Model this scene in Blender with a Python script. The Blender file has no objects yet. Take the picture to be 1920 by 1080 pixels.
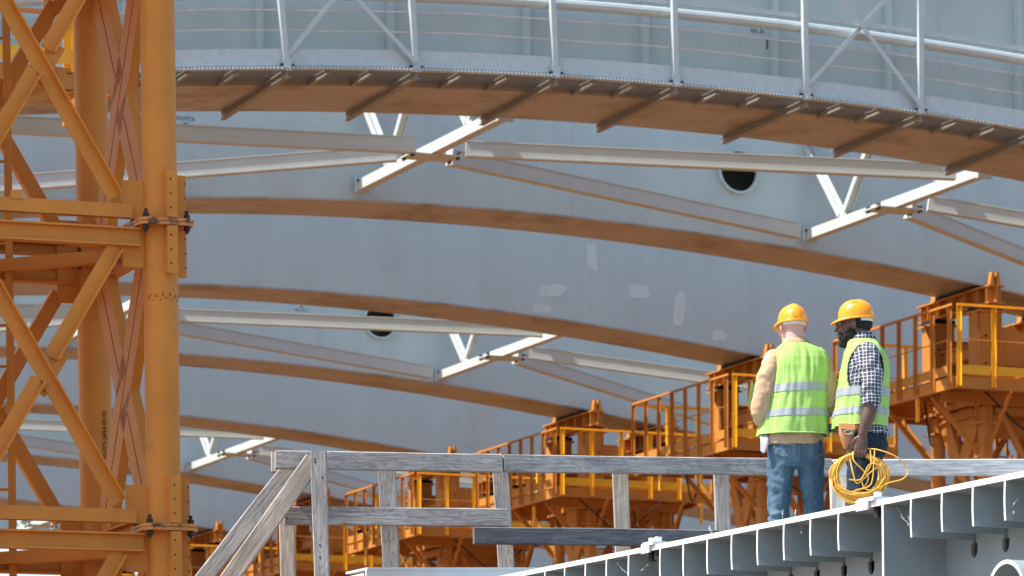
import bpy, bmesh, math, random
from mathutils import Vector, Matrix, noise
import numpy as np
random.seed(7)
SC = bpy.context.scene
COL = SC.collection
R = math.radians
V = Vector
# ------------------------------------------------------------------ camera
CZ = 1.7                       # eye height above the ground
cam_d = bpy.data.cameras.new('camera'); cam = bpy.data.objects.new('camera', cam_d); COL.objects.link(cam)
cam.location = (0, 0, CZ); cam.rotation_euler = (R(90), 0, 0)
cam_d.sensor_width = 36; cam_d.lens = 150; cam_d.shift_y = 0.6823
cam_d.clip_start = 0.5; cam_d.clip_end = 6000
cam_d.dof.use_dof = True; cam_d.dof.focus_distance = 26.0; cam_d.dof.aperture_fstop = 8.0
SC.camera = cam
# ------------------------------------------------------------------ sky and sun
AX = V((0.92606, 0.37737, 0)); LX = V((-0.37737, 0.92606, 0)); UP = V((0, 0, 1)); RZ = math.atan2(0.37737, 0.92606)
SUN_EL = R(57)
sun_dir = (-AX * 0.988 + LX * 0.15).normalized() * math.cos(SUN_EL) + UP * math.sin(SUN_EL)
W = bpy.data.worlds.new('World'); SC.world = W; W.use_nodes = True
wn = W.node_tree.nodes; wl = W.node_tree.links
sky = wn.new('ShaderNodeTexSky'); sky.sky_type = 'NISHITA'; sky.sun_disc = False
sky.sun_elevation = SUN_EL; sky.sun_rotation = math.atan2(sun_dir.x, sun_dir.y)
sky.air_density = 1.0; sky.dust_density = 1.5; sky.ozone_density = 1.0
bg = wn['Background']; wl.new(sky.outputs[0], bg.inputs[0]); bg.inputs[1].default_value = 0.15
sd = bpy.data.lights.new('sun', 'SUN'); sd.energy = 5.0; sd.angle = R(0.53); sd.color = (1, 0.95, 0.87)
sun = bpy.data.objects.new('sun', sd); COL.objects.link(sun); sun.location = (-20, 0, 60)
sun.rotation_euler = sun_dir.to_track_quat('Z', 'Y').to_euler()
SC.view_settings.view_transform = 'Standard'; SC.view_settings.look = 'None'
SC.view_settings.exposure = 0.80; SC.view_settings.gamma = 1; SC.view_settings.use_curve_mapping = False

# ------------------------------------------------------------------ materials
def mat(name, col, rough=0.6, metal=0.0, spec=0.4, var=0.12, scale=6.0, stretch=(1, 1, 1), dirt_or_shade=None, dirt_or_shade_at=0.62, dirt_or_shade_scale=3.0,
        bump=0.0, bump_scale=60.0, space='world', dirt_or_shade_stretch=(1, 1, 1), soft=0.1):
    m = bpy.data.materials.new(name); m.use_nodes = True
    n = m.node_tree.nodes; l = m.node_tree.links; b = n['Principled BSDF']
    b.inputs['Roughness'].default_value = rough; b.inputs['Metallic'].default_value = metal
    b.inputs['Specular IOR Level'].default_value = spec
    if space == 'world':
        g = n.new('ShaderNodeNewGeometry'); co = g.outputs['Position']
    else:
        g = n.new('ShaderNodeTexCoord'); co = g.outputs['Object']
    def mapped(sc):
        mp = n.new('ShaderNodeMapping'); mp.inputs['Scale'].default_value = sc; l.new(co, mp.inputs[0]); return mp.outputs[0]
    nz = n.new('ShaderNodeTexNoise'); nz.inputs['Scale'].default_value = scale; nz.inputs['Detail'].default_value = 6; nz.inputs['Roughness'].default_value = 0.65
    l.new(mapped(stretch), nz.inputs[0])
    mr = n.new('ShaderNodeMapRange'); mr.inputs[1].default_value = 0.25; mr.inputs[2].default_value = 0.75
    mr.inputs[3].default_value = 1 - var; mr.inputs[4].default_value = 1 + var; l.new(nz.outputs[0], mr.inputs[0])
    mx = n.new('ShaderNodeMix'); mx.data_type = 'RGBA'; mx.blend_type = 'MULTIPLY'; mx.inputs[0].default_value = 1
    mx.inputs[6].default_value = (*col, 1); l.new(mr.outputs[0], mx.inputs[7])
    out = mx.outputs[2]
    if dirt_or_shade:
        dz = n.new('ShaderNodeTexNoise'); dz.inputs['Scale'].default_value = dirt_or_shade_scale; dz.inputs['Detail'].default_value = 8; dz.inputs['Roughness'].default_value = 0.7
        l.new(mapped(dirt_or_shade_stretch), dz.inputs[0])
        dr = n.new('ShaderNodeMapRange'); dr.inputs[1].default_value = dirt_or_shade_at; dr.inputs[2].default_value = dirt_or_shade_at + soft; l.new(dz.outputs[0], dr.inputs[0])
        m2 = n.new('ShaderNodeMix'); m2.data_type = 'RGBA'; l.new(dr.outputs[0], m2.inputs[0]); l.new(out, m2.inputs[6]); m2.inputs[7].default_value = (*dirt_or_shade, 1)
        out = m2.outputs[2]
    l.new(out, b.inputs['Base Color'])
    rr = n.new('ShaderNodeMapRange'); rr.inputs[3].default_value = max(0, rough - 0.1); rr.inputs[4].default_value = min(1, rough + 0.12); l.new(nz.outputs[0], rr.inputs[0]); l.new(rr.outputs[0], b.inputs['Roughness'])
    if bump:
        bz = n.new('ShaderNodeTexNoise'); bz.inputs['Scale'].default_value = bump_scale; bz.inputs['Detail'].default_value = 4
        l.new(mapped((1, 1, 1)), bz.inputs[0])
        bp = n.new('ShaderNodeBump'); bp.inputs['Strength'].default_value = bump; bp.inputs['Distance'].default_value = 0.01
        l.new(bz.outputs[0], bp.inputs['Height']); l.new(bp.outputs[0], b.inputs['Normal'])
    return m

M = {}
M['girder'] = mat('girder_paint', (0.465, 0.570, 0.568), 0.5, var=0.05, scale=1.6, stretch=(1.6, 1.6, 0.15), dirt_or_shade=(0.425, 0.495, 0.495), dirt_or_shade_at=0.50, dirt_or_shade_scale=0.8, dirt_or_shade_stretch=(1, 1, 0.6), soft=0.25)
M['flange'] = mat('flange_paint_shade', (0.40, 0.375, 0.35), 0.5, var=0.12, scale=2.0, stretch=(.5, .5, 1), dirt_or_shade=(0.27, 0.225, 0.185), dirt_or_shade_at=0.50, dirt_or_shade_scale=0.9, soft=0.14)  # dark blotches are shadows in the bounced light, painted into the soffit colour
M['patch'] = mat('patch_paint', (0.57, 0.66, 0.645), 0.6, var=0.09)
M['stain'] = mat('stain_paint', (0.47, 0.53, 0.49), 0.7, var=0.12, scale=3, stretch=(1, 1, .2))
M['brace'] = mat('brace_paint', (0.50, 0.545, 0.535), 0.5, var=0.06, scale=3)
M['galv'] = mat('galvanised', (0.50, 0.58, 0.585), 0.48, metal=0.1, var=0.10, scale=9, dirt_or_shade=(0.42, 0.36, 0.30), dirt_or_shade_at=0.66, dirt_or_shade_scale=2.5)
M['galv_shaded'] = mat('shaded_galvanised', (0.27, 0.27, 0.255), 0.6, var=0.15, scale=6)  # darker copy of galv, underside shade put into its colour
M['rope_old'] = mat('old_wire', (0.68, 0.62, 0.57), 0.6, var=0.25, scale=8)
M['ink'] = mat('stencil_ink', (0.05, 0.06, 0.08), 0.7, var=0.1)
M['orange'] = mat('orange_paint', (0.49, 0.20, 0.037), 0.5, spec=.3, var=0.10, scale=4, dirt_or_shade=(0.26, 0.095, 0.035), dirt_or_shade_at=0.70, dirt_or_shade_scale=3.5, soft=0.14, bump=0.10, bump_scale=25)
M['orange_pale'] = mat('pale_orange_paint', (0.61, 0.248, 0.042), 0.55, spec=.25, var=0.13, scale=3, dirt_or_shade=(0.30, 0.11, 0.04), dirt_or_shade_at=0.665, dirt_or_shade_scale=2.6, soft=0.14, bump=0.12, bump_scale=25)  # lighter orange than the supports, for the near tower
M['orange_rusty'] = mat('orange_paint_chipped', (0.56, 0.24, 0.05), 0.5, var=0.15, scale=8, dirt_or_shade=(0.10, 0.04, 0.025), dirt_or_shade_at=0.53, dirt_or_shade_scale=7, soft=0.10, bump=0.2, bump_scale=40)
M['yellow'] = mat('yellow_paint', (0.86, 0.44, 0.022), 0.42, var=0.08, scale=5)
M['rust'] = mat('rusty_steel', (0.10, 0.040, 0.022), 0.8, var=0.4, scale=20)
M['bolt'] = mat('dark_bolt', (0.025, 0.020, 0.022), 0.6, var=0.3, scale=30)
M['pad'] = mat('bearing_pad', (0.012, 0.012, 0.013), 0.7, var=0.2)
M['deck'] = mat('deck_primer', (0.265, 0.34, 0.37), 0.55, var=0.12, scale=3, stretch=(1, 1, .4), dirt_or_shade=(0.17, 0.12, 0.08), dirt_or_shade_at=0.64, dirt_or_shade_scale=2.2, soft=0.3)
M['cut'] = mat('sunlit_cut_edge', (0.80, 0.80, 0.79), 0.6, var=0.06, scale=15)  # sunlit white of deck ends and clips, put into the colour
M['web_thread'] = mat('spider_thread', (0.8, 0.8, 0.8), 0.6, var=0.05)
M['soil'] = mat('soil', (0.165, 0.080, 0.032), 0.95, var=0.25, scale=0.25, dirt_or_shade=(0.12, 0.052, 0.02), dirt_or_shade_at=0.5, dirt_or_shade_scale=0.05, soft=0.3, bump=0.6, bump_scale=3)
M['steel_box'] = mat('pale_steel', (0.60, 0.61, 0.62), 0.5, var=0.06)

def wood(name, base, dark, k=9.0):
    m = bpy.data.materials.new(name); m.use_nodes = True
    n = m.node_tree.nodes; l = m.node_tree.links; b = n['Principled BSDF']
    b.inputs['Roughness'].default_value = 0.85; b.inputs['Specular IOR Level'].default_value = 0.2
    tc = n.new('ShaderNodeTexCoord'); oi = n.new('ShaderNodeObjectInfo')
    off = n.new('ShaderNodeVectorMath'); off.operation = 'MULTIPLY_ADD'
    cx = n.new('ShaderNodeCombineXYZ')
    for i in range(3): l.new(oi.outputs['Random'], cx.inputs[i])
    l.new(cx.outputs[0], off.inputs[0]); off.inputs[1].default_value = (37, 11, 23); l.new(tc.outputs['Object'], off.inputs[2])
    def mp(s):
        q = n.new('ShaderNodeMapping'); q.inputs['Scale'].default_value = s; l.new(off.outputs[0], q.inputs[0]); return q.outputs[0]
    nz = n.new('ShaderNodeTexNoise'); nz.inputs['Scale'].default_value = 1; nz.inputs['Detail'].default_value = 1.5; nz.inputs['Roughness'].default_value = .35; nz.inputs['Distortion'].default_value = .4
    l.new(mp((3.2, 13, 13)), nz.inputs[0])
    mul = n.new('ShaderNodeMath'); mul.operation = 'MULTIPLY'; mul.inputs[1].default_value = k * 2; l.new(nz.outputs[0], mul.inputs[0])
    fr = n.new('ShaderNodeMath'); fr.operation = 'PINGPONG'; fr.inputs[1].default_value = 1; l.new(mul.outputs[0], fr.inputs[0])
    pw = n.new('ShaderNodeMath'); pw.operation = 'POWER'; pw.inputs[1].default_value = 2.6; l.new(fr.outputs[0], pw.inputs[0])
    fine = n.new('ShaderNodeTexNoise'); fine.inputs['Scale'].default_value = 1; fine.inputs['Detail'].default_value = 6; l.new(mp((5, 130, 130)), fine.inputs[0])
    big = n.new('ShaderNodeTexNoise'); big.inputs['Scale'].default_value = 2.2; big.inputs['Detail'].default_value = 4; l.new(mp((1, 2, 2)), big.inputs[0])
    c1 = n.new('ShaderNodeMix'); c1.data_type = 'RGBA'; c1.inputs[6].default_value = (*base, 1); c1.inputs[7].default_value = (*dark, 1)
    f1 = n.new('ShaderNodeMath'); f1.operation = 'MULTIPLY'; f1.inputs[1].default_value = .42; l.new(pw.outputs[0], f1.inputs[0]); l.new(f1.outputs[0], c1.inputs[0])
    c2 = n.new('ShaderNodeMix'); c2.data_type = 'RGBA'; c2.blend_type = 'MULTIPLY'; c2.inputs[0].default_value = 1; l.new(c1.outputs[2], c2.inputs[6])
    r2 = n.new('ShaderNodeMapRange'); r2.inputs[1].default_value = .3; r2.inputs[2].default_value = .7; r2.inputs[3].default_value = .62; r2.inputs[4].default_value = 1.25; l.new(fine.outputs[0], r2.inputs[0]); l.new(r2.outputs[0], c2.inputs[7])
    c3 = n.new('ShaderNodeMix'); c3.data_type = 'RGBA'; c3.blend_type = 'MULTIPLY'; c3.inputs[0].default_value = 1; l.new(c2.outputs[2], c3.inputs[6])
    r3 = n.new('ShaderNodeMapRange'); r3.inputs[1].default_value = .3; r3.inputs[2].default_value = .7; r3.inputs[3].default_value = .75; r3.inputs[4].default_value = 1.2; l.new(big.outputs[0], r3.inputs[0]); l.new(r3.outputs[0], c3.inputs[7])
    l.new(c3.outputs[2], b.inputs['Base Color'])
    bp = n.new('ShaderNodeBump'); bp.inputs['Strength'].default_value = .5; bp.inputs['Distance'].default_value = .004; l.new(fine.outputs[0], bp.inputs['Height']); l.new(bp.outputs[0], b.inputs['Normal'])
    return m
M['wood'] = wood('weathered_wood', (0.395, 0.38, 0.36), (0.12, 0.11, 0.10))
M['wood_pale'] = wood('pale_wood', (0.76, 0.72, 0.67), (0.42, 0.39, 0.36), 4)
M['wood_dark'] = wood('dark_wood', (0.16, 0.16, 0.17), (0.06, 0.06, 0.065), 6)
M['wood_warm'] = wood('newer_wood', (0.47, 0.42, 0.36), (0.27, 0.225, 0.185), 5)

# ------------------------------------------------------------------ mesh building
class MB:
    def __init__(s): s.v = []; s.f = []
    def add(s, vs, fs):
        o = len(s.v); s.v += [tuple(p) for p in vs]; s.f += [tuple(i + o for i in f) for f in fs]
    def box(s, c, d, ex=V((1, 0, 0)), ey=V((0, 1, 0)), ez=UP):
        c = V(c); vs = [c + ex * (d[0] / 2 * i) + ey * (d[1] / 2 * j) + ez * (d[2] / 2 * k) for i in (-1, 1) for j in (-1, 1) for k in (-1, 1)]
        s.add(vs, [(0, 1, 3, 2), (4, 6, 7, 5), (0, 4, 5, 1), (2, 3, 7, 6), (0, 2, 6, 4), (1, 5, 7, 3)]); return s
    def beam(s, p0, p1, prof, up=UP):
        p0 = V(p0); p1 = V(p1); d = (p1 - p0).normalized(); sd = d.cross(up)
        if sd.length < 1e-4: sd = d.cross(V((0, 1, 0)))
        sd.normalize(); u = sd.cross(d)
        n = len(prof); vs = [p + sd * x + u * y for p in (p0, p1) for x, y in prof]
        fs = [(i, (i + 1) % n, n + (i + 1) % n, n + i) for i in range(n)] + [tuple(range(n - 1, -1, -1)), tuple(range(n, 2 * n))]
        s.add(vs, fs); return s
    def tube(s, p0, p1, r, n=12, r1=None):
        return s.beam(p0, p1, [(r * math.cos(2 * math.pi * i / n), r * math.sin(2 * math.pi * i / n)) for i in range(n)]) if r1 is None else s.rings([ring(p0, p1, r, n), ring(p1, p1 + (V(p1) - V(p0)), r1, n)])
    def rings(s, rs, cap=True, closed=True):
        n = len(rs[0]); vs = [p for r in rs for p in r]; fs = []
        for k in range(len(rs) - 1):
            for i in range(n if closed else n - 1):
                j = (i + 1) % n; fs.append((k * n + i, k * n + j, (k + 1) * n + j, (k + 1) * n + i))
        if cap: fs += [tuple(range(n - 1, -1, -1)), tuple((len(rs) - 1) * n + i for i in range(n))]
        s.add(vs, fs); return s
    def path(s, pts, r, n=6, close=False):
        pts = [V(p) for p in pts]; rs = []
        for i, p in enumerate(pts):
            if close: d = pts[(i + 1) % len(pts)] - pts[i - 1]
            else: d = pts[min(i + 1, len(pts) - 1)] - pts[max(i - 1, 0)]
            d.normalize(); a = d.cross(V((0.31, 0.2, 0.93)))
            if a.length < 1e-3: a = d.cross(V((1, 0, 0)))
            a.normalize(); b = d.cross(a); rr = r[i] if isinstance(r, (list, tuple)) else r
            rs.append([p + a * (rr * math.cos(2 * math.pi * k / n)) + b * (rr * math.sin(2 * math.pi * k / n)) for k in range(n)])
        if close: rs.append(rs[0])
        return s.rings(rs, cap=not close)
    def plate(s, pts, th):
        """a flat polygon given as 3-D points, thickened by the vector th"""
        pts = [V(p) for p in pts]; th = V(th); n = len(pts)
        vs = [p - th / 2 for p in pts] + [p + th / 2 for p in pts]
        s.add(vs, [tuple(range(n - 1, -1, -1)), tuple(range(n, 2 * n))] + [(i, (i + 1) % n, n + (i + 1) % n, n + i) for i in range(n)]); return s
    def mesh(s, name, smooth=False, ang=35):
        me = bpy.data.meshes.new(name); me.from_pydata(s.v, [], s.f); me.update()
        bm = bmesh.new(); bm.from_mesh(me); bmesh.ops.recalc_face_normals(bm, faces=bm.faces); bm.to_mesh(me); bm.free()
        if smooth:
            me.polygons.foreach_set('use_smooth', [True] * len(me.polygons)); me.set_sharp_from_angle(angle=R(ang))
        return me
    def build(s, name, m, parent=None, smooth=False, ang=35, label=None):
        me = s.mesh(name, smooth, ang)
        if m: me.materials.append(m)
        return link(me, name, parent, label)
def link(me, name, parent=None, label=None):
    o = bpy.data.objects.new(name, me); COL.objects.link(o)
    if parent: o.parent = parent
    if label: o['label'] = label
    return o
def ring(p, q, r, n):
    d = (V(q) - V(p)).normalized(); a = d.cross(UP)
    if a.length < 1e-3: a = V((1, 0, 0))
    a.normalize(); b = d.cross(a)
    return [V(p) + a * (r * math.cos(2 * math.pi * i / n)) + b * (r * math.sin(2 * math.pi * i / n)) for i in range(n)]
def thing(name, label, cat, loc=(0, 0, 0), rz=0, group=None):
    o = bpy.data.objects.new(name, None); COL.objects.link(o); o.empty_display_size = .2
    o.location = loc; o.rotation_euler = (0, 0, rz); o['label'] = label; o['category'] = cat
    if group: o['group'] = group
    return o
def tag(o, label, cat, group=None):
    o['label'] = label; o['category'] = cat
    if group: o['group'] = group
    return o
def copy_tree(o, parent=None):
    c = o.copy(); COL.objects.link(c); c.parent = parent
    for ch in list(o.children): copy_tree(ch, c)
    return c
def rect(w, h): return [(-w / 2, -h / 2), (w / 2, -h / 2), (w / 2, h / 2), (-w / 2, h / 2)]
def isec(w, h, t=.02):
    a, b, c = w / 2, h / 2, t / 2
    return [(-a, -b), (a, -b), (a, -b + t), (c, -b + t), (c, b - t), (a, b - t), (a, b), (-a, b), (-a, b - t), (-c, b - t), (-c, -b + t), (-a, -b + t)]
def csec(w, h, t=.012):      # channel: web on the +x side, open to -x
    a, b = w / 2, h / 2
    return [(-a, -b), (a, -b), (a, b), (-a, b), (-a, b - t), (a - t, b - t), (a - t, -b + t), (-a, -b + t)]
def lsec(w, h, t=.01): return [(0, 0), (w, 0), (w, t), (t, t), (t, h), (0, h)]
F_, HY = 8000.0, 1850.0
P0 = V((7.525, 70.0, 0))
def pos(s, l, z=0.0): return P0 + AX * s + LX * l + UP * (z + CZ)          # z counted from eye height
def s_at(px, l):                                                           # where along the bridge a sight line meets the row at offset l
    u = (px - 960) / F_; q = P0 + LX * l
    return (u * q.y - q.x) / (AX.x - u * AX.y)
def at(px, py, D): return V(((px - 960) / F_ * D, D, CZ + (HY - py) / F_ * D))
def poly(c, s):
    r = 0
    for k in c: r = r * s + k
    return r

# ================================================================== SETTING
g = MB(); N = 40
ext = 4000
g.add([(-ext, -300, 0), (ext, -300, 0), (ext, 5000, 0), (-ext, 5000, 0)], [(0, 1, 2, 3)])
ground = g.build('ground', M['soil']); ground['kind'] = 'structure'

# ================================================================== BOX GIRDERS
ZC = (8.347e-5, -6.0985e-3, -0.131365, 11.534)
ZC1 = (-1.03e-4, -0.0102, -0.1555, 11.66)
def zsoff(s):
    if s > 2.0: return poly(ZC, 2.0) - 0.14 * (s - 2.0)
    if s < -22: return poly(ZC, -22.0)
    return poly(ZC, s)
def zsoff1(s):
    if s < -24: return poly(ZC1, -24.0)
    return poly(ZC1, s)
FACT = {2: 1.0, 3: 1.112, 4: 1.217, 5: 1.321, 6: 1.428, 7: 1.533, 8: 1.638}
LK = {k: (f - 1) * 70 / .92606 for k, f in FACT.items()}; LK[1] = -7.88
WK = {k: 1.40 for k in LK}; WK[1] = 1.80
GH = 3.0
T_ = 0.03
def girder(k, s0, s1, hole_s, label):
    l0 = LK[k]; w = WK[k]; zf = zsoff1 if k == 1 else zsoff; h = GH
    base = pos(-8, l0, -CZ); base.z = 0
    t = thing('box_girder', label, 'bridge girder', base, RZ, 'steel box girders of the bridge')
    def P(s, dl, z): return (s + 8, dl, z + CZ)
    ss = [s0 + (s1 - s0) * i / 60 for i in range(61)]
    hz = None
    # near web, with the manhole cut out
    b = MB()
    if hole_s is not None: ss_w = sorted([s for s in ss if abs(s - hole_s) > .75] + [hole_s - .7, hole_s + .7])
    else: ss_w = ss
    for a, c in zip(ss_w, ss_w[1:]):
        if hole_s is not None and abs((a + c) / 2 - hole_s) < .05:
            hz = zf(hole_s) + (1.09 if k == 2 else 1.06); n = 32; r = .335
            cell = []
            za, zb = zf(a) + T_, zf(a) + h; zc, zd = zf(c) + T_, zf(c) + h
            for i in range(n):
                an = 2 * math.pi * (i + .5) / n; dx, dz = math.cos(an), math.sin(an); m_ = max(abs(dx), abs(dz)); dx /= m_; dz /= m_
                fx = (dx + 1) / 2; fz = (dz + 1) / 2; lo = za + (zc - za) * fx; hi = zb + (zd - zb) * fx
                cell.append(P(a + (c - a) * fx, 0, lo + (hi - lo) * fz))
            hole = [P(hole_s + r * math.cos(2 * math.pi * (i + .5) / n), 0, hz + r * math.sin(2 * math.pi * (i + .5) / n)) for i in range(n)]
            b.add(cell + hole, [(i, (i + 1) % n, n + (i + 1) % n, n + i) for i in range(n)])
            cor = [P(a, 0, za), P(c, 0, zc), P(c, 0, zd), P(a, 0, zb)]
            for q, p in enumerate(cor):
                i0 = [19, 27, 3, 11][q]; b.add([p, cell[i0], cell[i0 + 1]], [(0, 1, 2)])
        else:
            b.add([P(a, 0, zf(a) + T_), P(c, 0, zf(c) + T_), P(c, 0, zf(c) + h), P(a, 0, zf(a) + h)], [(0, 1, 2, 3)])
    b.build('web', M['girder'], t)
    b = MB()
    for a, c in zip(ss, ss[1:]): b.add([P(a, w - .03, zf(a) + T_), P(c, w - .03, zf(c) + T_), P(c, w - .03, zf(c) + h), P(a, w - .03, zf(a) + h)], [(0, 1, 2, 3)])
    b.build('web', M['girder'], t)
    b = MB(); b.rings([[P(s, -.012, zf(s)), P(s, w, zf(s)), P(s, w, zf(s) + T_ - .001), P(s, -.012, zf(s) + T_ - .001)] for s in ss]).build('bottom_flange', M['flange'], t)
    b = MB(); b.rings([[P(s, -.05, zf(s) + h), P(s, w + .02, zf(s) + h), P(s, w + .02, zf(s) + h + T_), P(s, -.05, zf(s) + h + T_)] for s in ss]).build('top_flange', M['girder'], t)
    for q, s in enumerate((s0 + .06, s1 - .06)):
        b = MB(); b.box(P(s, w / 2, zf(s) + h / 2), (.03, w - .08, h - .08)).build('end_plate', M['girder'], t)
    for q in range(12):
        s = -21.3 + 3.15 * q + k * .8
        if s < s1 - .5 and (hole_s is None or abs(s - hole_s) > .5):
            b = MB(); b.box(P(s, -.001, zf(s) + GH / 2 + .03), (.022, .006, GH - .04)).build('weld_seam', M['girder'], t)
    if hole_s is not None:
        n = 32; rs = []
        for (dl, r) in ((.012, .318), (-.075, .318), (-.075, .355), (.012, .355)):
            rs.append([P(hole_s + r * math.cos(2 * math.pi * i / n), dl, hz + r * math.sin(2 * math.pi * i / n)) for i in range(n)])
        b = MB(); b.rings(rs + [rs[0]], cap=False).build('manhole_ring', M['girder'], t, True)
    return t, P, zf
def blob(P, s, zc, w, h, seed, tilt=0):
    b = MB(); n = 22; pts = []
    for i in range(n):
        a = 2 * math.pi * i / n; q = 1 + .30 * noise.noise(V((math.cos(a) * 1.4 + seed * 7.1, math.sin(a) * 1.4, seed)))
        ca, sa = math.cos(a), math.sin(a); e = 3.2
        rr = q * (abs(ca) ** e + abs(sa) ** e) ** (-1 / e)
        x, z = w / 2 * rr * ca, h / 2 * rr * sa
        pts.append(P(s + x + tilt * z, -.004, zc + z))
    b.plate(pts, (0, .004, 0)); return b
names = {1: 'nearest box girder, with the galvanised walkway hung on its side', 2: 'second box girder, with a round manhole high on its web and no patches',
         3: 'third box girder, plain grey web with touch up patches above the left worker', 4: 'fourth box girder, with a round manhole half hidden by a white brace',
         5: 'fifth box girder, with a wide dusty stain behind the timber railing', 6: 'sixth box girder, its flange ending just above the diagonal timber braces',
         7: 'seventh box girder, low behind the orange platforms', 8: 'farthest box girder, lowest strip of grey in the gaps'}
GT = {}
for k in range(1, 9):
    hs = s_at(1383, LK[2]) if k == 2 else s_at(712, LK[4]) if k == 4 else None
    GT[k] = girder(k, -30 if k > 4 else -24, 14, hs, names[k])
def web_xy(k, px, py):          # a spot on the near web seen at that sight line
    s = s_at(px, LK[k]); Y = (P0 + LX * LK[k] + AX * s).y
    return s, (HY - py) / F_ * Y
for (k, px, py, w, h, tl) in ((3, 1110, 482, .20, .56, -.1), (3, 1036, 546, .50, .22, .2), (3, 1015, 578, .36, .17, 0), (3, 1198, 547, .46, .25, .1), (3, 1275, 578, .23, .62, .1), (3, 1348, 628, .3, .2, 0)):
    s, z = web_xy(k, px, py); blob(GT[k][1], s, z, w, h, px * .01, tl).build('paint_patch', M['patch'], GT[k][0])
for (k, px, py, w, h, tl) in ((5, 890, 800, .75, 1.1, 0),):
    s, z = web_xy(k, px, py); blob(GT[k][1], s, z, w, h, px * .01, tl).build('dusty_stain', M['stain'], GT[k][0])
def text_part(s, size, name, parent, m, loc, rot):
    cu = bpy.data.curves.new(name, 'FONT'); cu.body = s; cu.size = size; cu.extrude = .001; cu.align_x = 'CENTER'
    tmp = bpy.data.objects.new('tmp', cu); COL.objects.link(tmp)
    dg = bpy.context.evaluated_depsgraph_get(); me = bpy.data.meshes.new_from_object(tmp.evaluated_get(dg))
    bpy.data.objects.remove(tmp); me.materials.clear(); me.materials.append(m)
    o = link(me, name, parent); o.location = loc; o.rotation_euler = rot; return o
for (k, px, py, tx, sz) in ((2, 346, 226, 'BOUTTA\n140', .085), (2, 387, 206, "J'IZAPMAR", .10), (4, 565, 577, 'LS\nNo. M. 7', .07), (1, 1420, 62, 'N1.3t', .09), (1, 1438, 92, 'I', .22)):
    s, z = web_xy(k, px, py); text_part(tx, sz, 'stencil_mark', GT[k][0], M['ink'], V(GT[k][1](s, -.006, z)), (R(90), 0, 0))

# ------------------------------------------------------------------ walkway along the nearest girder
LW = LK[1] - .82
ZW = None
def fitz(data, l, deg=2):
    S = [s_at(x, l) for x, y in data]; Z = [(HY - y) / F_ * (P0 + LX * l + AX * s).y for s, (x, y) in zip(S, data)]
    return list(np.polyfit(S, Z, deg))
zb = fitz(((330, 133), (540, 131), (780, 133), (1040, 146), (1264, 160), (1507, 187), (1722, 213), (1915, 243)), LW, 3)
zwf = lambda s: poly(zb, max(-22, min(s, 2)))
t = thing('walkway', 'galvanised inspection walkway with truss posts and wires hung on the nearest girder', 'walkway', (pos(-8, LK[1])).xy.to_3d(), RZ)
def PW(s, dl, z): return V((s + 8, dl, z + CZ))
posts = [s_at(px, LW) for px in (-20, 262, 536, 778, 1040, 1265, 1509, 1723, 1940, 2150)]
leans = [.08, .09, .09, .06, .045, .02, .015, -.01, -.01, -.01]
so = [posts[0] - 1 + (posts[-1] - posts[0] + 1.5) * i / 50 for i in range(51)]
dW = LW - LK[1]
def strip(pts2):     # profile in (dl, dz) swept along the walkway edge
    b = MB(); b.rings([[PW(s, x, zwf(s) + y) for x, y in pts2] for s in so]); return b
strip([(dW, .05), (dW + .06, .05), (dW + .06, .06), (dW + .012, .06), (dW + .012, .26), (dW + .06, .26), (dW + .06, .275), (dW, .275)]).build('edge_beam', M['galv'], t)
strip([(dW - .035, .0), (dW + .05, .0), (dW + .05, .03), (dW - .035, .03)]).build('grating_curb', M['galv'], t)
strip([(-.07, -.02), (-.005, -.02), (-.005, .10), (-.07, .10)]).build('ledger_beam', M['galv_shaded'], t)
b = MB(); b.rings([[PW(s, dW + .10 + .075 * math.cos(a), zwf(s) + 1.02 + .075 * math.sin(a)) for a in [2 * math.pi * q / 10 for q in range(10)]] for s in so]).build('handrail', M['galv'], t, True)
b = MB(); b.rings([[PW(s, dW + .10 + x, zwf(s) + 1.17 + y) for x, y in rect(.05, .07)] for s in so]).build('handrail', M['galv'], t)
for hz in (.80, .53):
    b = MB(); b.path([PW(s, dW + .06, zwf(s) + hz + .004 * math.sin(i * 1.9) + .008 * math.sin(i * .7)) for i, s in enumerate(so)], .009, 5).build('wire', M['rope_old'], t)
b = MB()
s = posts[0]
while s < posts[-1]:
    b.box(PW(s, dW / 2, zwf(s) + .054), (.007, -dW - .02, .008)); s += .10
for q in range(22):
    dl = dW + .05 + q * .0335
    b.rings([[PW(s, dl + x, zwf(s) + .045 + y) for x, y in rect(.006, .030)] for s in so])
o = b.build('grating', M['galv_shaded'], t); o['kind'] = 'stuff'
b = MB(); s = posts[0]
while s < posts[-1]:
    b.box(PW(s, dW - .062, zwf(s) + .012), (.027, .052, .030)); s += .052
o = b.build('grating_teeth', M['galv'], t); o['kind'] = 'stuff'
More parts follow.
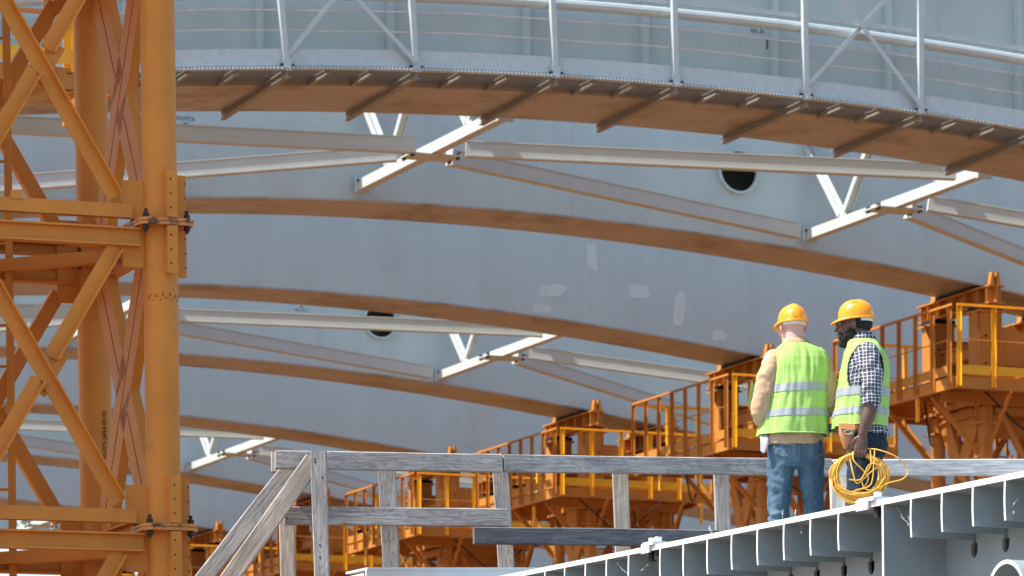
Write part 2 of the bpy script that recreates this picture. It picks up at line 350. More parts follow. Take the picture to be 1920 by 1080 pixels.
for i, s in enumerate(posts):
    z = zwf(s); tl = -leans[i]
    b = MB(); b.beam(PW(s, dW - .03, z - .02), PW(s + tl * 2.1, dW - .03, z + 2.1), csec(.075, .075, .010), V((0, 1, 0))).build('truss_post', M['galv'], t)
    b = MB(); zs = [(dW - .05, z - .005)] + [(1.84 * f, min(z, zsoff1(s)) - .005 if f < .2 else zsoff1(s) - .004) for f in (0, 1)]
    d0 = PW(s, dW - .05, z - .012); d1 = PW(s, 1.86, zsoff1(s) - .012 + (.06 if False else 0))
    b.beam(d0 - UP * .05, d1 - UP * .05, isec(.085, .10, .014)).build('bracket_beam', M['galv_shaded'], t)
    b = MB(); b.box(PW(s, dW - .05, z + .06), (.13, .03, .16)).build('post_shoe', M['galv'], t)
    for q in (-1, 1):
        b = MB(); b.tube(PW(s + q * .075, dW - .085, z + .05), PW(s + q * .075, dW - .02, z + .05), .018, 6).build('bolt', M['bolt'], t)
    if i < len(posts) - 1:
        for f in (1 / 3, 2 / 3):
            sj = s + (posts[i + 1] - s) * f
            b = MB(); b.beam(PW(sj, dW, zwf(sj) - .02), PW(sj, -.01, zwf(sj) - .02), isec(.05, .08, .008)).build('joist', M['galv_shaded'], t)
    if i % 4 == 2:
        s2 = posts[i + 1]; z2 = zwf(s2)
        for (a, za, c, zc, y) in ((s, z + .12, s2 - leans[i + 1] * 2.1, z2 + 2.1, -.055), (s2, z2 + .12, s - leans[i] * 2.1, z + 2.1, -.105)):
            b = MB(); b.beam(PW(a, dW + y, za), PW(c, dW + y, zc), lsec(.06, .06, .008), V((0, 1, 0))).build('truss_diagonal', M['galv'], t)
b = MB(); b.rings([[PW(s - .05, dW - .03 + x, zwf(s) + 2.14 + y) for x, y in rect(.08, .08)] for s in so]).build('top_chord', M['galv'], t)
for px in (-20, 232, 483, 728, 983, 1205, 1448, 1660, 1905):
    s = s_at(px, LK[1]); z = zsoff1(s)
    b = MB(); b.box(GT[1][1](s, -.07, z + GH / 2 + .12), (.075, .13, GH - .25)).build('web_stiffener', M['girder'], GT[1][0])

# ------------------------------------------------------------------ cross frames between girder pairs
SB = [s_at(675, 0), s_at(1513, 0)]
SB = [SB[0] - (SB[1] - SB[0]), SB[0], SB[1], SB[1] + (SB[1] - SB[0])]
where = {1: 'between the nearest two girders', 3: 'between the third and fourth girders', 5: 'between the fifth and sixth girders', 7: 'between the two farthest girders'}
whos = ['{}, beyond the tower at far left', '{}, at the middle X joint', '{}, at the joint left of the orange support', '{}, past the orange support']
def cross_frame(k, j):
    lb = LK[k + 1]; la = LK[k] + WK[k]; s = SB[j]; zs = (zsoff1(s) + zsoff(s)) / 2 if k == 1 else zsoff(s)
    nm = {0: 'white cross frame %s, out at the left', 1: 'white cross frame %s, strut met by four braces', 2: 'white cross frame %s, joint left of the orange support',
          3: 'white cross frame %s, beyond the orange supports'}[j] % where[k]
    base = pos(s, la); base.z = 0
    t = thing('cross_frame', nm, 'steel bracing', base, RZ, 'white bracing between the girders')
    n = lb - la
    def Q(ds, f, z): return V((ds, f * n, z + CZ))
    b = MB(); b.beam(Q(0, .015, zs + .16), Q(0, .985, zs + .16), rect(.16, .16)).build('strut', M['brace'], t)
    for f in (.02, .98):
        b = MB(); b.box(Q(0, f, zs + .16), (.24, .08, .22)).build('end_cleat', M['girder'], t)
        for q in (-1, 1):
            b = MB(); b.tube(Q(q * .10, f - .012, zs + .22), Q(q * .10, f + .012, zs + .22), .018, 6).build('bolt', M['bolt'], t)
    for f in (.24, .78):
        b = MB(); b.box(Q(0, f, zs + .29), (.05, .24, .12)).build('stub_plate', M['brace'], t)
        for q in (-1, 1):
            f2 = f + q * .225
            b = MB(); b.beam(Q(-.03 if q < 0 else .03, f + q * .022, zs + .30), Q(-.03 if q < 0 else .03, f2, zs + 1.62), isec(.10, .13, .02), V((1, 0, 0))).build('inclined_post', M['brace'], t)
    b = MB(); b.beam(Q(0, .01, zs + 1.70), Q(0, .985, zs + 1.70), rect(.14, .14)).build('top_chord', M['brace'], t)
    # node plate and plan braces
    zn = zs + .16
    b = MB(); b.box(Q(0, .5, zn - .092), (.8, .5, .02)).build('gusset_plate', M['brace'], t)
    for (dx, dy) in ((-.36, .2), (-.36, .12), (.36, .2), (.36, .12), (.36, -.15), (.36, -.23), (-.36, -.15), (-.36, -.23)):
        b = MB(); b.tube(Q(dx, .5, zn - .14) + V((0, dy, 0)), Q(dx, .5, zn - .03) + V((0, dy, 0)), 0.018, 6).build('bolt', M['bolt'], t)
    if j in (1, 2):
        for sg in ((-1, 1) if j == 1 else (1,)):
            js = j + sg
            if not 0 <= js < len(SB): continue
            s2 = SB[js]; ds = s2 - s; zz = ((zsoff1(s2) + zsoff(s2)) / 2 if k == 1 else zsoff(s2)) - zs
            for (f, e) in ((.06, .0), (.94, .0)):
                p0 = Q(sg * .34, .5 + (.05 if f > .5 else -.05), zn); p1 = Q(ds - sg * .35, f, zn + zz); d = p1 - p0
                b = MB(); b.beam(p0 + d * .012, p1, [(-.09, -.115), (.09, -.115), (.09, -.095), (.078, -.095), (.078, .097), (.092, .097), (.092, .115), (-.092, .115), (-.092, .097), (-.078, .097), (-.078, -.095), (-.09, -.095)]).build('plan_brace', M['brace'], t)
    return t
for k in (1, 3, 5, 7):
    for j in range(4): cross_frame(k, j)
# ================================================================== ORANGE LATTICE SUPPORTS
OR = M['orange']; YE = M['yellow']; HB = .82
def tower_bay(t, zt, zb_, near=False, faces=(0, 1, 2, 3)):
    """X bracing of one bay between joint heights; local x along the bridge, y across it"""
    cs = [(-HB, -HB), (HB, -HB), (HB, HB), (-HB, HB)]
    for f in faces:
        x0, y0 = cs[f]; x1, y1 = cs[(f + 1) % 4]
        d = V((x1 - x0, y1 - y0, 0)).normalized(); nrm = V((d.y, -d.x, 0))
        e = .30
        a0 = V((x0, y0, 0)) + d * e; a1 = V((x1, y1, 0)) - d * e
        off = nrm * .035
        if f % 2 == 0:
            p, q = a0 + UP * (zt - .20), a1 + UP * (zb_ + .20); p2, q2 = a1 + UP * (zt - .20), a0 + UP * (zb_ + .20)
            b = MB(); b.beam(p + off, q + off, lsec(.105, .07, .011) if near else rect(.1, .05), nrm).build('diagonal_brace', OR, t)
            mid = (p2 + q2) / 2; dd = (q2 - p2).normalized()
            for u, w in ((p2, mid - dd * .09), (mid + dd * .09, q2)):
                b = MB(); b.beam(u + off, w + off, lsec(.105, .07, .011) if near else rect(.1, .05), nrm).build('diagonal_brace', OR, t)
            b = MB(); b.box(mid + nrm * .02, (.34, .014, .115), dd, nrm, dd.cross(nrm)).build('gusset_plate', OR, t)
        else:
            for u, w, cut in ((a0 + UP * (zt - .2), a1 + UP * (zb_ + .2), 0), (a1 + UP * (zt - .2), a0 + UP * (zb_ + .2), 1)):
                mid = (u + w) / 2; dd = (w - u).normalized()
                for pp, qq in (((u, w),) if not cut else ((u, mid - dd * .08), (mid + dd * .08, w))):
                    s_ = dd.cross(nrm)
                    b = MB()
                    for sg in (-1, 1): b.beam(pp + s_ * (.083 * sg), qq + s_ * (.083 * sg), rect(.145, .07), nrm)
                    b.beam(pp + nrm * .03, qq + nrm * .03, rect(.03, .008), nrm)
                    b.build('diagonal_brace', OR, t)
            b = MB(); b.box((a0 + a1) / 2 + UP * ((zt + zb_) / 2), (.012, .26, .40), nrm, d, UP).build('gusset_plate', OR, t)
def tower_joint(t, z, near=False):
    cs = [(-HB, -HB), (HB, -HB), (HB, HB), (-HB, HB)]
    for i, (x, y) in enumerate(cs):
        for dz in (-.013, .013):
            b = MB()
            sx, sy = (1 if x > 0 else -1), (1 if y > 0 else -1); h = .20
            b.plate([(x - h, y - h + .05, z + dz), (x - h + .05, y - h, z + dz), (x + h - .05, y - h, z + dz), (x + h, y - h + .05, z + dz), (x + h, y + h - .05, z + dz), (x + h - .05, y + h, z + dz), (x - h + .05, y + h, z + dz), (x - h, y + h - .05, z + dz)], (0, 0, .022)).build('flange_plate', M['orange_rusty'], t)
        for bx, by in ((-.15, -.15), (.15, -.15), (.15, .15), (-.15, .15)):
            b = MB(); b.tube((x + bx, y + by, z - .075), (x + bx, y + by, z + .085), .013, 6); b.tube((x + bx, y + by, z + .026), (x + bx, y + by, z + .055), .024, 6); b.tube((x + bx, y + by, z - .055), (x + bx, y + by, z - .026), .024, 6)
            b.build('bolt', M['bolt'], t)
        for (ex, ey) in ((1, 0), (-1, 0), (0, 1), (0, -1)):
            inward = (ex and (ex > 0) != (x > 0)) or (ey and (ey > 0) != (y > 0))
            for sg in (-1, 1):
                if inward:
                    b = MB(); w = .17; c = V((x + ex * (.12 + w / 2 - .012), y + ey * (.12 + w / 2 - .012), z + sg * (.03 + .14)))
                    b.box(c, (w, .014, .27) if ex else (.014, w, .27)).build('gusset_plate', OR, t)
                else:
                    b = MB(); w = .075; h = .33
                    c = V((x + ex * (.115 + w / 2), y + ey * (.115 + w / 2), z + sg * (.03 + h / 2)))
                    b.box(c, (w, .016, h) if ex else (.016, w, h))
                    if near and ey < 0:
                        u = V((1, 0, 0)); b.box(c + u * .03 - V((0, w / 2, 0)), (.075, .012, h))
                    b.build('splice_plate', OR, t)
                    if near:
                        for q in range(3):
                            b = MB(); b.tube(c + V((0.018, -w / 2 - .009, -.10 + .1 * q)), c + V((0.018, -w / 2 - .004, -.10 + .1 * q)), .007, 6).build('bolt_hole', M['bolt'], t)
    for f in range(4):
        x0, y0 = cs[f]; x1, y1 = cs[(f + 1) % 4]; d = V((x1 - x0, y1 - y0, 0)).normalized(); nrm = V((d.y, -d.x, 0))
        a, c = V((x0, y0, 0)) + d * .21, V((x1, y1, 0)) - d * .21
        b = MB(); b.beam(a + UP * (z + .085), c + UP * (z + .085), csec(.07, .095, .011), UP).build('horizontal_beam', OR, t)
        a2, c2 = V((x0, y0, 0)) + d * .16, V((x1, y1, 0)) - d * .16
        b = MB(); b.beam(a2 + UP * (z - .10) + nrm * .03, c2 + UP * (z - .10) + nrm * .03, lsec(.11, .13, .012) if False else isec(.10, .13, .014), UP).build('horizontal_beam', OR, t)
    m = [V((0, -HB, 0)), V((HB, 0, 0)), V((0, HB, 0)), V((-HB, 0, 0))]
    for i in range(4):
        p, q = m[i], m[(i + 1) % 4]; d = (q - p).normalized()
        b = MB(); b.beam(p + d * .08 + UP * (z - .11), q - d * .08 + UP * (z - .11), lsec(.09, .09, .011)).build('plan_brace', OR, t)
def ladder(t, x, y, z0, z1, ax=V((1, 0, 0)), hoops=False):
    n = V((-ax.y, ax.x, 0))
    st = None
    for sg in (-1, 1):
        b = MB(); b.beam(V((x, y, z0)) + ax * (.2 * sg), V((x, y, z1)) + ax * (.2 * sg), rect(.055, .03), n)
        o = b.build('ladder_stile', OR, t); st = st or o
    k = int((z1 - z0) / .3)
    me = None
    for i in range(k):
        b = MB(); b.tube(V((x, y, z0 + .15 + .3 * i)) - ax * .19, V((x, y, z0 + .15 + .3 * i)) + ax * .19, .012, 6).build('rung', OR, st)
    if hoops:
        for i in range(int((z1 - z0 - .6) / .8) + 1):
            zz = z1 - .1 - .8 * i
            b = MB(); b.path([V((x, y, zz)) + ax * (.33 * math.cos(a)) - n * (.33 * math.sin(a) + .05) for a in [math.pi * q / 10 for q in range(11)]], .018, 5).build('safety_hoop', OR, st)
        for a in (.5, 1.57, 2.6):
            p = V((x, y, 0)) + ax * (.33 * math.cos(a)) - n * (.33 * math.sin(a) + .05)
            b = MB(); b.beam(p + UP * (z1 - .1 - .8 * int((z1 - z0 - .6) / .8)), p + UP * (z1 - .1), rect(.03, .012)).build('hoop_bar', OR, st)
def platform(t, x0, x1, y0, y1, zf, posts_x=4, posts_y=8):
    """deck with edge beams, joists, toe boards and railings"""
    fl = MB(); y = y0 + .05
    k = 0
    while y < y1 - .03:
        for (xa, xb) in (((x0 + .05, -HB - .35), (HB + .35, x1 - .05)) if abs(y - 0) < HB + .35 else ((x0 + .05, x1 - .05),)):
            fl.box(V(((xa + xb) / 2, y, zf - .02)), (xb - xa, .018, .03))
        y += .06; k += 1
    p = fl.build('platform_grating', OR, t); p['kind'] = 'stuff'
    pe = MB(); pe.beam((x0, y0, zf - .14), (x1, y0, zf - .14), csec(.07, .18, .012), UP); pe = pe.build('work_platform', OR, t)
    for (a, c) in (((x1, y0), (x1, y1)), ((x1, y1), (x0, y1)), ((x0, y1), (x0, y0))):
        a, c = V((*a, zf - .14)), V((*c, zf - .14)); d = (c - a).normalized()
        b = MB(); b.beam(a + d * .075, c - d * .0, csec(.07, .18, .012), UP).build('edge_beam', OR, pe)
    for i in range(7):
        y = y0 + .35 + (y1 - y0 - .7) * i / 6
        b = MB(); b.beam((x0 + .04, y, zf - .10), (x1 - .04, y, zf - .10), isec(.06, .10, .01)).build('joist', OR, pe)
    for y in (-HB - .2, HB + .2):
        b = MB(); b.beam((x0 + .2, y, zf - .25), (x1 - .2, y, zf - .25), isec(.10, .16, .014)).build('platform_beam', OR, pe)
    sides = [((x0, y0), (x1, y0), posts_x + 1, YE), ((x0, y1), (x0, y0), posts_y, OR), ((x1, y1), (x0, y1), posts_x + 1, YE), ((x1, y0), (x1, y1), posts_y, OR)]
    for a, c, n, mm in sides:
        a, c = V((*a, 0)), V((*c, 0)); d = (c - a).normalized(); o = V((d.y, -d.x, 0)); L = (c - a).length
        b = MB(); b.beam(a + d * .03 + o * .045 + UP * (zf + .07), c - d * .03 + o * .045 + UP * (zf + .07), rect(.006, .15)).build('toe_board', YE if mm is YE else OR, pe)
        b = MB(); b.beam(a + o * .05 + UP * (zf + 1.08), c + o * .05 + UP * (zf + 1.08), lsec(.05, .05, .008)).build('handrail', YE if mm is YE else OR, pe)
        b = MB(); b.tube(a + o * .05 + UP * (zf + .55), c + o * .05 + UP * (zf + .55), .010, 6).build('mid_rail', OR, pe)
        for i in range(n):
            q = a + d * (.06 + (L - .12) * i / (n - (0 if mm is YE else 1)))
            b = MB(); b.beam(q + o * .052 + UP * (zf - .20), q + o * .052 + UP * (zf + 1.075), lsec(-.06 if mm is YE else .05, .06, .007), o).build('rail_post', YE if mm is YE else OR, pe)
def head(t, zf, z_l, z_r):
    """stools, cross heads, bearing pads and guide fins under the girder"""
    for sx, zt in ((-HB, z_l), (HB, z_r)):
        hb = zt - .06; hh = .30
        b = MB(); b.beam((sx, -1.22, hb - hh / 2), (sx, 1.32, hb - hh / 2), isec(.30, hh, .025)); bh = b.build('cross_head', OR, t)
        for y in (-1.1, -.78, -.35, .1, .55, .95, 1.2):
            b = MB(); b.box((sx, y, hb - hh / 2), (.27, .02, hh - .05)).build('stiffener', OR, bh)
        b = MB(); b.box((sx, 0.03, zt - .03), (.26, 1.32, .052)).build('bearing_pad', M['pad'], t)
        for y, s2 in ((-.93, 1), (1.0, -1)):
            b = MB(); b.plate([(sx - .10, y - .16, hb), (sx - .02, y - .16, hb), (sx - .02, y - .16, hb + .22), (sx - .06, y - .16, hb + .22)], (0, .16, 0)); b.plate([(sx + .02, y - .16, hb), (sx + .10, y - .16, hb), (sx + .06, y - .16, hb + .22), (sx + .02, y - .16, hb + .22)], (0, .16, 0))
            b.plate([(sx, y - .14, hb), (sx, y + .10, hb), (sx, y + .02, hb + .15), (sx, y - .12, hb + .18)], (.03, 0, 0)).build('guide_fin', OR, t)
        for y in (-HB, HB):
            zt2 = hb - hh
            b = MB(); b.box((sx, y, zt2 - .045), (.46, .34, .085)).build('jack', M['pad'], t)
            b = MB(); b.box((sx, y, zt2 - .10), (.50, .50, .03)).build('cap_plate', OR, t)
            zs = zt2 - .115
            b = MB(); b.box((sx, y, (zs + zf - .02) / 2), (.40, .40, zs - zf + .02)); st = b.build('stool', OR, t)
            for q in (-.17, 0, .17):
                b = MB(); b.box((sx + q, y - .212, (zs + zf) / 2), (.02, .03, zs - zf - .2)).build('stool_rib', OR, st)
            for (hx, hz) in ((-.10, .2), (.1, .2), (-.1, -.25), (.1, -.25)):
                b = MB(); b.tube((sx + hx, y - .228, (zs + zf) / 2 + hz), (sx + hx, y - .20, (zs + zf) / 2 + hz), .018, 6).build('bolt', M['bolt'], st)
            b = MB(); b.plate([(sx - .21, y - .15, zs), (sx - .36, y - .15, zs), (sx - .21, y - .15, zs - .30)], (0, .02, 0)).build('knee_plate', OR, st)
    for y in (-HB, HB):
        a, c = V((-HB + .21, y, zf + .62)), V((HB - .21, y, zf + .55))
        b = MB(); b.plate([(-HB + .215, y, zf + .98), (-.28, y, zf + .98), (.10, y, zf + .78), (HB - .215, y, zf + .66), (HB - .215, y, zf + .22), (-HB + .215, y, zf + .34)], (0, .02, 0))
        b.box((-.30, y, zf + .35), (.9, .16, .02)); b.build('cross_beam', OR, t)
    for x in (-HB, HB):
        b = MB(); b.beam((x, -HB + .215, zf + .62), (x, HB - .215, zf + .62), isec(.14, .24, .018)).build('cross_beam', OR, t)
def support(k):
    zs = lambda s: zsoff(s)
    s0 = 1.02; c = pos(s0, LK[k] + .69); c.z = 0
    lab = {2: 'orange lattice support tower and platform at the right edge, under the second girder', 3: 'orange lattice support tower whose platform railing rises just behind the left worker',
           4: 'orange support tower with platform above the long timber rail, left of the left worker', 5: 'orange lattice support tower framed between the upright timber posts',
           6: 'orange lattice support tower low behind the diagonal timber braces', 7: 'blurred orange lattice support tower at the far end, next to the near tower column'}[k]
    t = thing('support_tower', lab, 'support tower', c, RZ, 'orange support towers under the girders')
    zf = 9.85 + CZ
    zj = zf - .30
    for (x, y) in ((-HB, -HB), (HB, -HB), (HB, HB), (-HB, HB)):
        b = MB(); b.tube((x, y, 0), (x, y, zf - .03), .122, 20).build('column', OR, t, True)
    tower_joint(t, zj); tower_joint(t, zj - 2.14)
    tower_bay(t, zj, zj - 2.14); tower_bay(t, zj - 2.14, zj - 4.28)
    platform(t, -1.95, 1.32, -1.89, 2.35, zf)
    for (x, y) in ((-HB, -HB), (HB, -HB), (-HB, HB), (HB, HB)):
        sx, sy = (1 if x > 0 else -1), (1 if y > 0 else -1)
        b = MB(); b.beam((x + .1 * sx, y, zf - 1.15), (-1.80 if sx < 0 else 1.2, y, zf - .24), lsec(.07, .07, .01)).build('knee_brace', OR, t)
        b = MB(); b.beam((x, y + .1 * sy, zf - 1.15), (x, -1.75 if sy < 0 else 2.15, zf - .24), lsec(.07, .07, .01)).build('knee_brace', OR, t)
        b = MB(); b.box((x, y - .02 * sy, zf - .62), (.36, .36, .03)).build('collar_plate', M['orange_rusty'], t)
    for q, (x, y, dx, dy) in enumerate(((-1.2, -1.5, 1.9, .3), (-1.4, .2, .9, 1.2), (.2, -1.1, .8, .6))):
        b = MB(); b.path([(x + dx * f, y + dy * f, zf - .20 - .55 * math.sin(math.pi * f) + .05 * math.sin(9 * f + q)) for f in [i / 14 for i in range(15)]], .016, 6).build('hose', M['pad'], t, True)
    for (x, y) in ((-1.95, -.6), (-1.95, 1.2), (1.1, -1.93)):
        b = MB(); b.beam((x, y, zf - .20), (x, y, zf - .62), rect(.05, .05)).build('hanger', YE, t)
    b = MB(); b.box((-.2, -.05, zf - .50), (1.2, .5, .42)).build('jack_pump', OR, t)
    b = MB(); b.box((.3, -1.35, zf + .17), (.55, .4, .34)); b.box((.3, -1.35, zf + .352), (.58, .43, .02)).build('tool_chest', OR, t)
    head(t, zf, zsoff(s0 - HB) + CZ, zsoff(s0 + HB) + CZ)
    ladder(t, .35, 1.3, zf - 4.2, zf + .0, V((1, 0, 0)), True)
    return t
for k in (2,): SUP = support(k)
def retag(o, k):
    c = pos(1.02, LK[k] + .69); o.location.x, o.location.y = c.x, c.y
labs = {3: 'orange lattice support tower whose platform railing rises just behind the left worker',
        4: 'orange support tower with platform above the long timber rail, left of the left worker', 5: 'orange lattice support tower framed between the upright timber posts',
        6: 'orange lattice support tower low behind the diagonal timber braces', 7: 'blurred orange support tower farthest off, just right of the near tower column',
        8: 'faint orange support tower low at far left, seen through the near lattice tower'}
for k in range(3, 9):
    o = copy_tree(SUP); retag(o, k); o['label'] = labs[k]
    rk = random.Random(k)
    for ch in o.children:
        if ch.name.startswith('tool_chest'): ch.location = (rk.uniform(-1.6, .3), rk.uniform(-.1, .3), 0)
        elif ch.name.startswith('jack_pump'): ch.location = (rk.uniform(-.5, .6), rk.uniform(-.6, .6), rk.uniform(-.1, .1))
        elif ch.name.startswith('hose'): ch.location = (rk.uniform(-.4, .4), rk.uniform(-.3, .4), rk.uniform(-.05, .0))
        elif ch.name.startswith('hanger'): ch.location = (0, 0, rk.uniform(-.15, .1))

# ------------------------------------------------------------------ the near lattice tower at left
OR = M['orange_pale']
pc = at(300, 415, 30.0); cN = V((pc.x, pc.y, 0)) - AX * HB + LX * HB
TN = thing('lattice_tower', 'large orange lattice tower in front at left, tubes joined by bolted flanges', 'lattice tower', cN, RZ)
zj1 = (HY - 423) / F_ * 30 + CZ
BAY = 2.137
for i, (x, y) in enumerate(((-HB, -HB), (HB, -HB), (HB, HB), (-HB, HB))):
    b = MB(); b.tube((x, y, 0), (x, y, zj1 + 2 * BAY), .122, 40); o = b.build('column', OR, TN, True)
    if (x, y) == (HB, HB): text_part('C014170-073-2858.00.00', .048, 'stencil_mark', o, M['rust'], V((x + .05, y - .1135, zj1 - 1.35)), (R(90), R(-90), R(24)))
    if (x, y) == (HB, -HB):
        for q in range(16):
            an = R(-150 + q * 8.2); zz = zj1 - .52 + .02 * math.sin(q * 2.3); rr = .1225
            b = MB(); b.box((x + rr * math.cos(an), y + rr * math.sin(an), zz), (.003, .006, .010 + .016 * (q % 3 == 0)), V((math.cos(an), math.sin(an), 0)), V((-math.sin(an), math.cos(an), 0))).build('rust_fleck', M['rust'], o)
for q in range(-1, 2): tower_joint(TN, zj1 - q * BAY, True)
for q in range(-1, 2): tower_bay(TN, zj1 - q * BAY, zj1 - (q + 1) * BAY, True)
lw = Matrix.Rotation(-RZ, 3, 'Z') @ (at(17, 415, 31.2) - cN)
lax = Matrix.Rotation(-RZ, 3, 'Z') @ V((1, 0, 0))
ladder(TN, lw.x - lax.x * .2, lw.y - lax.y * .2, .1, zj1 + 2 * BAY, lax)
b = MB(); b.box((-.23, -HB - .03, zj1 + .152), (.085, .035, .06)).build('lug', OR, TN)
# unseen platform added above the view to shade the lattice
zt = zj1 + 1.60 + BAY
b = MB(); b.box((-2.2, .85, zt), (6.4, 3.5, .06)).build('unseen_shade_platform', OR, TN)
for x in (-5, -3.3, -1.6, 0, .8):
    b = MB(); b.beam((x, -.88, zt - .12), (x, 2.5, zt - .12), isec(.1, .17, .014)).build('platform_beam', OR, TN)  # beams under the added shade platform
TN.rotation_mode = 'XYZ'
TN.matrix_world = Matrix.Translation(pc) @ Matrix.Rotation(R(-.72), 4, 'Y') @ Matrix.Translation(-pc) @ Matrix.Translation(cN) @ Matrix.Rotation(RZ, 4, 'Z')

OR = M['orange']
# ------------------------------------------------------------------ access platform of another tower, seen through the lattice at far left
D = 49.0
c = at(20, 175, D); c.z = 0
TA = thing('access_platform', 'orange access platform with yellow railing seen through the lattice tower, upper left', 'access platform', c, RZ)
zf = (HY - 150) / F_ * D + CZ
for (x, y) in ((-1.4, -.9), (-1.4, .9), (-.12, .9)):
    b = MB(); b.beam((x, y, 0), (x, y, zf + .0), isec(.14, .14, .015)).build('column', OR, TA)
b = MB(); b.beam((-2.2, -1.0, zf - .16), (.95, -1.0, zf - .16), csec(.09, .24, .014), UP).build('edge_beam', OR, TA)
b = MB(); b.beam((.95, 1.0, zf - .16), (.95, -.95, zf - .16), csec(.09, .24, .014), UP).build('edge_beam', OR, TA)
b = MB(); b.beam((-2.2, -1.06, zf + .08), (.45, -1.06, zf + .08), rect(.008, .17)).build('toe_board', YE, TA)
b = MB(); y = -.9
while y < .95: b.box((-.65, y, zf - .02), (3.1, .018, .03)); y += .07
o = b.build('platform_grating', OR, TA); o['kind'] = 'stuff'
for x, mm in ((-1.5, OR), (-.6, OR), (.18, OR), (.42, YE), (.9, YE)):
    b = MB(); b.beam((x, -1.02, zf - .1), (x, -1.02, zf + 1.12), lsec(-.09, .09, .01), V((0, -1, 0))).build('rail_post', mm, TA)
for z in (.55, 1.1):
    b = MB(); b.beam((-2.2, -1.03, zf + z), (.9, -1.03, zf + z), lsec(.05, .05, .008)).build('handrail', OR, TA)
    b = MB(); b.beam((.92, .95, zf + z), (.92, -.95, zf + z), lsec(.05, .05, .008)).build('handrail', OR, TA)
b = MB(); b.beam((-1.8, -1.0, zf - 1.1), (.6, -1.0, zf - .25), lsec(.09, .09, .01)).build('knee_brace', OR, TA)

# ================================================================== STEEL DECK SEGMENT THE WORKERS STAND ON
D0 = 20.9; E0 = at(1500, 967, D0)
sl = (-2300 - 960, 8000, 1850 - 1729); ln = math.hypot(sl[0], sl[1]); slope = sl[2] / ln
def l_of(px):      # distance along the cut edge where a sight line meets it
    u = (px - 960) / F_; return (u * E0.y - E0.x) / (LX.x - u * LX.y)
DK = thing('deck_segment', 'cut grey steel bridge deck panel with rows of plate ribs, under the workers', 'bridge deck', (E0.x, E0.y, 0), RZ)
def PD(a, l, z): return V((a, l, E0.z + slope * l + z))
def zdrop(px, py, l, a=0):
    p = E0 + LX * l; return (HY - py) / F_ * p.y + CZ - (E0.z + slope * l)
lA, lB = l_of(2200), l_of(700)
def sunlit_cut_ends(o):  # paints the end faces in the sunlit white
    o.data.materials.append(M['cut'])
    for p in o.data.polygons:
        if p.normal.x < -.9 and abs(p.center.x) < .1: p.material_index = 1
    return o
TH = .026
b = MB(); b.plate([PD(0, lA, -TH / 2), PD(0, lB, -TH / 2), PD(7, lB, -TH / 2), PD(7, lA, -TH / 2)], (0, 0, TH)); sunlit_cut_ends(b.build('deck_plate', M['deck'], DK))
b = MB(); b.plate([PD(-.003, lA, -.017), PD(-.003, lB, -.017), PD(-.003, lB, .001), PD(-.003, lA, .001)], (.005, 0, 0)) if False else None
ribx = [984, 1021.5, 1058.7, 1097.5, 1137, 1178.5, 1237.5, 1281, 1326, 1371.7, 1420, 1469.5, 1519.5, 1572, 1708, 1766, 1824, 1884]
ribl = [l_of(x) for x in ribx]
ribl += [ribl[-1] - .294 * q for q in (1, 2, 3)]
ribl += [ribl[0] + .294 * q for q in range(1, 8)]
webl = l_of(1654.5)
AD = .34
RH = .178
for l in ribl:
    b = MB(); rs = []
    for a in (0, 6.9):
        pts = []
        for q in range(7): f = q / 6; pts.append((.012 * math.sin(f * 2.2) - .014 * f, -TH - f * RH))
        rs.append([PD(a, l + x - .007, z) for x, z in pts] + [PD(a, l + x + .007, z) for x, z in reversed(pts)])
    b.rings(rs)
    sunlit_cut_ends(b.build('rib', M['deck'], DK))
b = MB(); b.plate([PD(0, webl, -TH), PD(6.9, webl, -TH), PD(6.9, webl, -1.9), PD(0, webl - .045, -1.9)], (0, .017, 0)); sunlit_cut_ends(b.build('main_web', M['deck'], DK))
# transverse diaphragms with a cope hole under every rib
def diaphragm(a, lo, hi):
    pts = [(lo, -1.9)]
    top = -TH - .001
    pts.append((lo, top))
    for l in sorted(ribl):
        if lo + .08 < l < hi - .08:
            zb_ = -TH - RH - .012
            pts += [(l - .016, top), (l - .016, zb_), (l - .034, zb_ - .005)]
            for q in range(1, 8):
                an = math.pi + math.pi * q / 8; pts.append((l + .036 * math.cos(an) , zb_ - .02 + .05 * math.sin(an)))
            pts += [(l + .034, zb_ - .005), (l + .016, zb_), (l + .016, top)]
    pts += [(hi, top), (hi, -1.9)]
    b = MB(); b.plate([PD(a, l, z) for l, z in pts], (.016, 0, 0)); return b.build('diaphragm', M['deck'], DK)
for a in (AD, 2.8, 5.2):
    diaphragm(a, webl + .012, lB); diaphragm(a, lA, webl - .012)
b = MB(); b.plate([PD(.0, lA, -1.9), PD(0, lB, -1.9), PD(7, lB, -1.9), PD(7, lA, -1.9)], (0, 0, .02)).build('bottom_plate', M['deck'], DK)
# round sleeve standing out of the diaphragm, bottom right
lp = l_of(1893); zp = zdrop(1893, 1128, lp); rs = []
for (a, r) in ((AD + .02, .168), (-.02, .168), (-.02, .185), (AD + .02, .185)): rs.append([PD(a, lp + r * math.cos(2 * math.pi * i / 40), zp + r * math.sin(2 * math.pi * i / 40)) for i in range(40)])
b = MB(); b.rings(rs + [rs[0]], cap=False); sunlit_cut_ends(b.build('pipe_sleeve', M['deck'], DK, True))
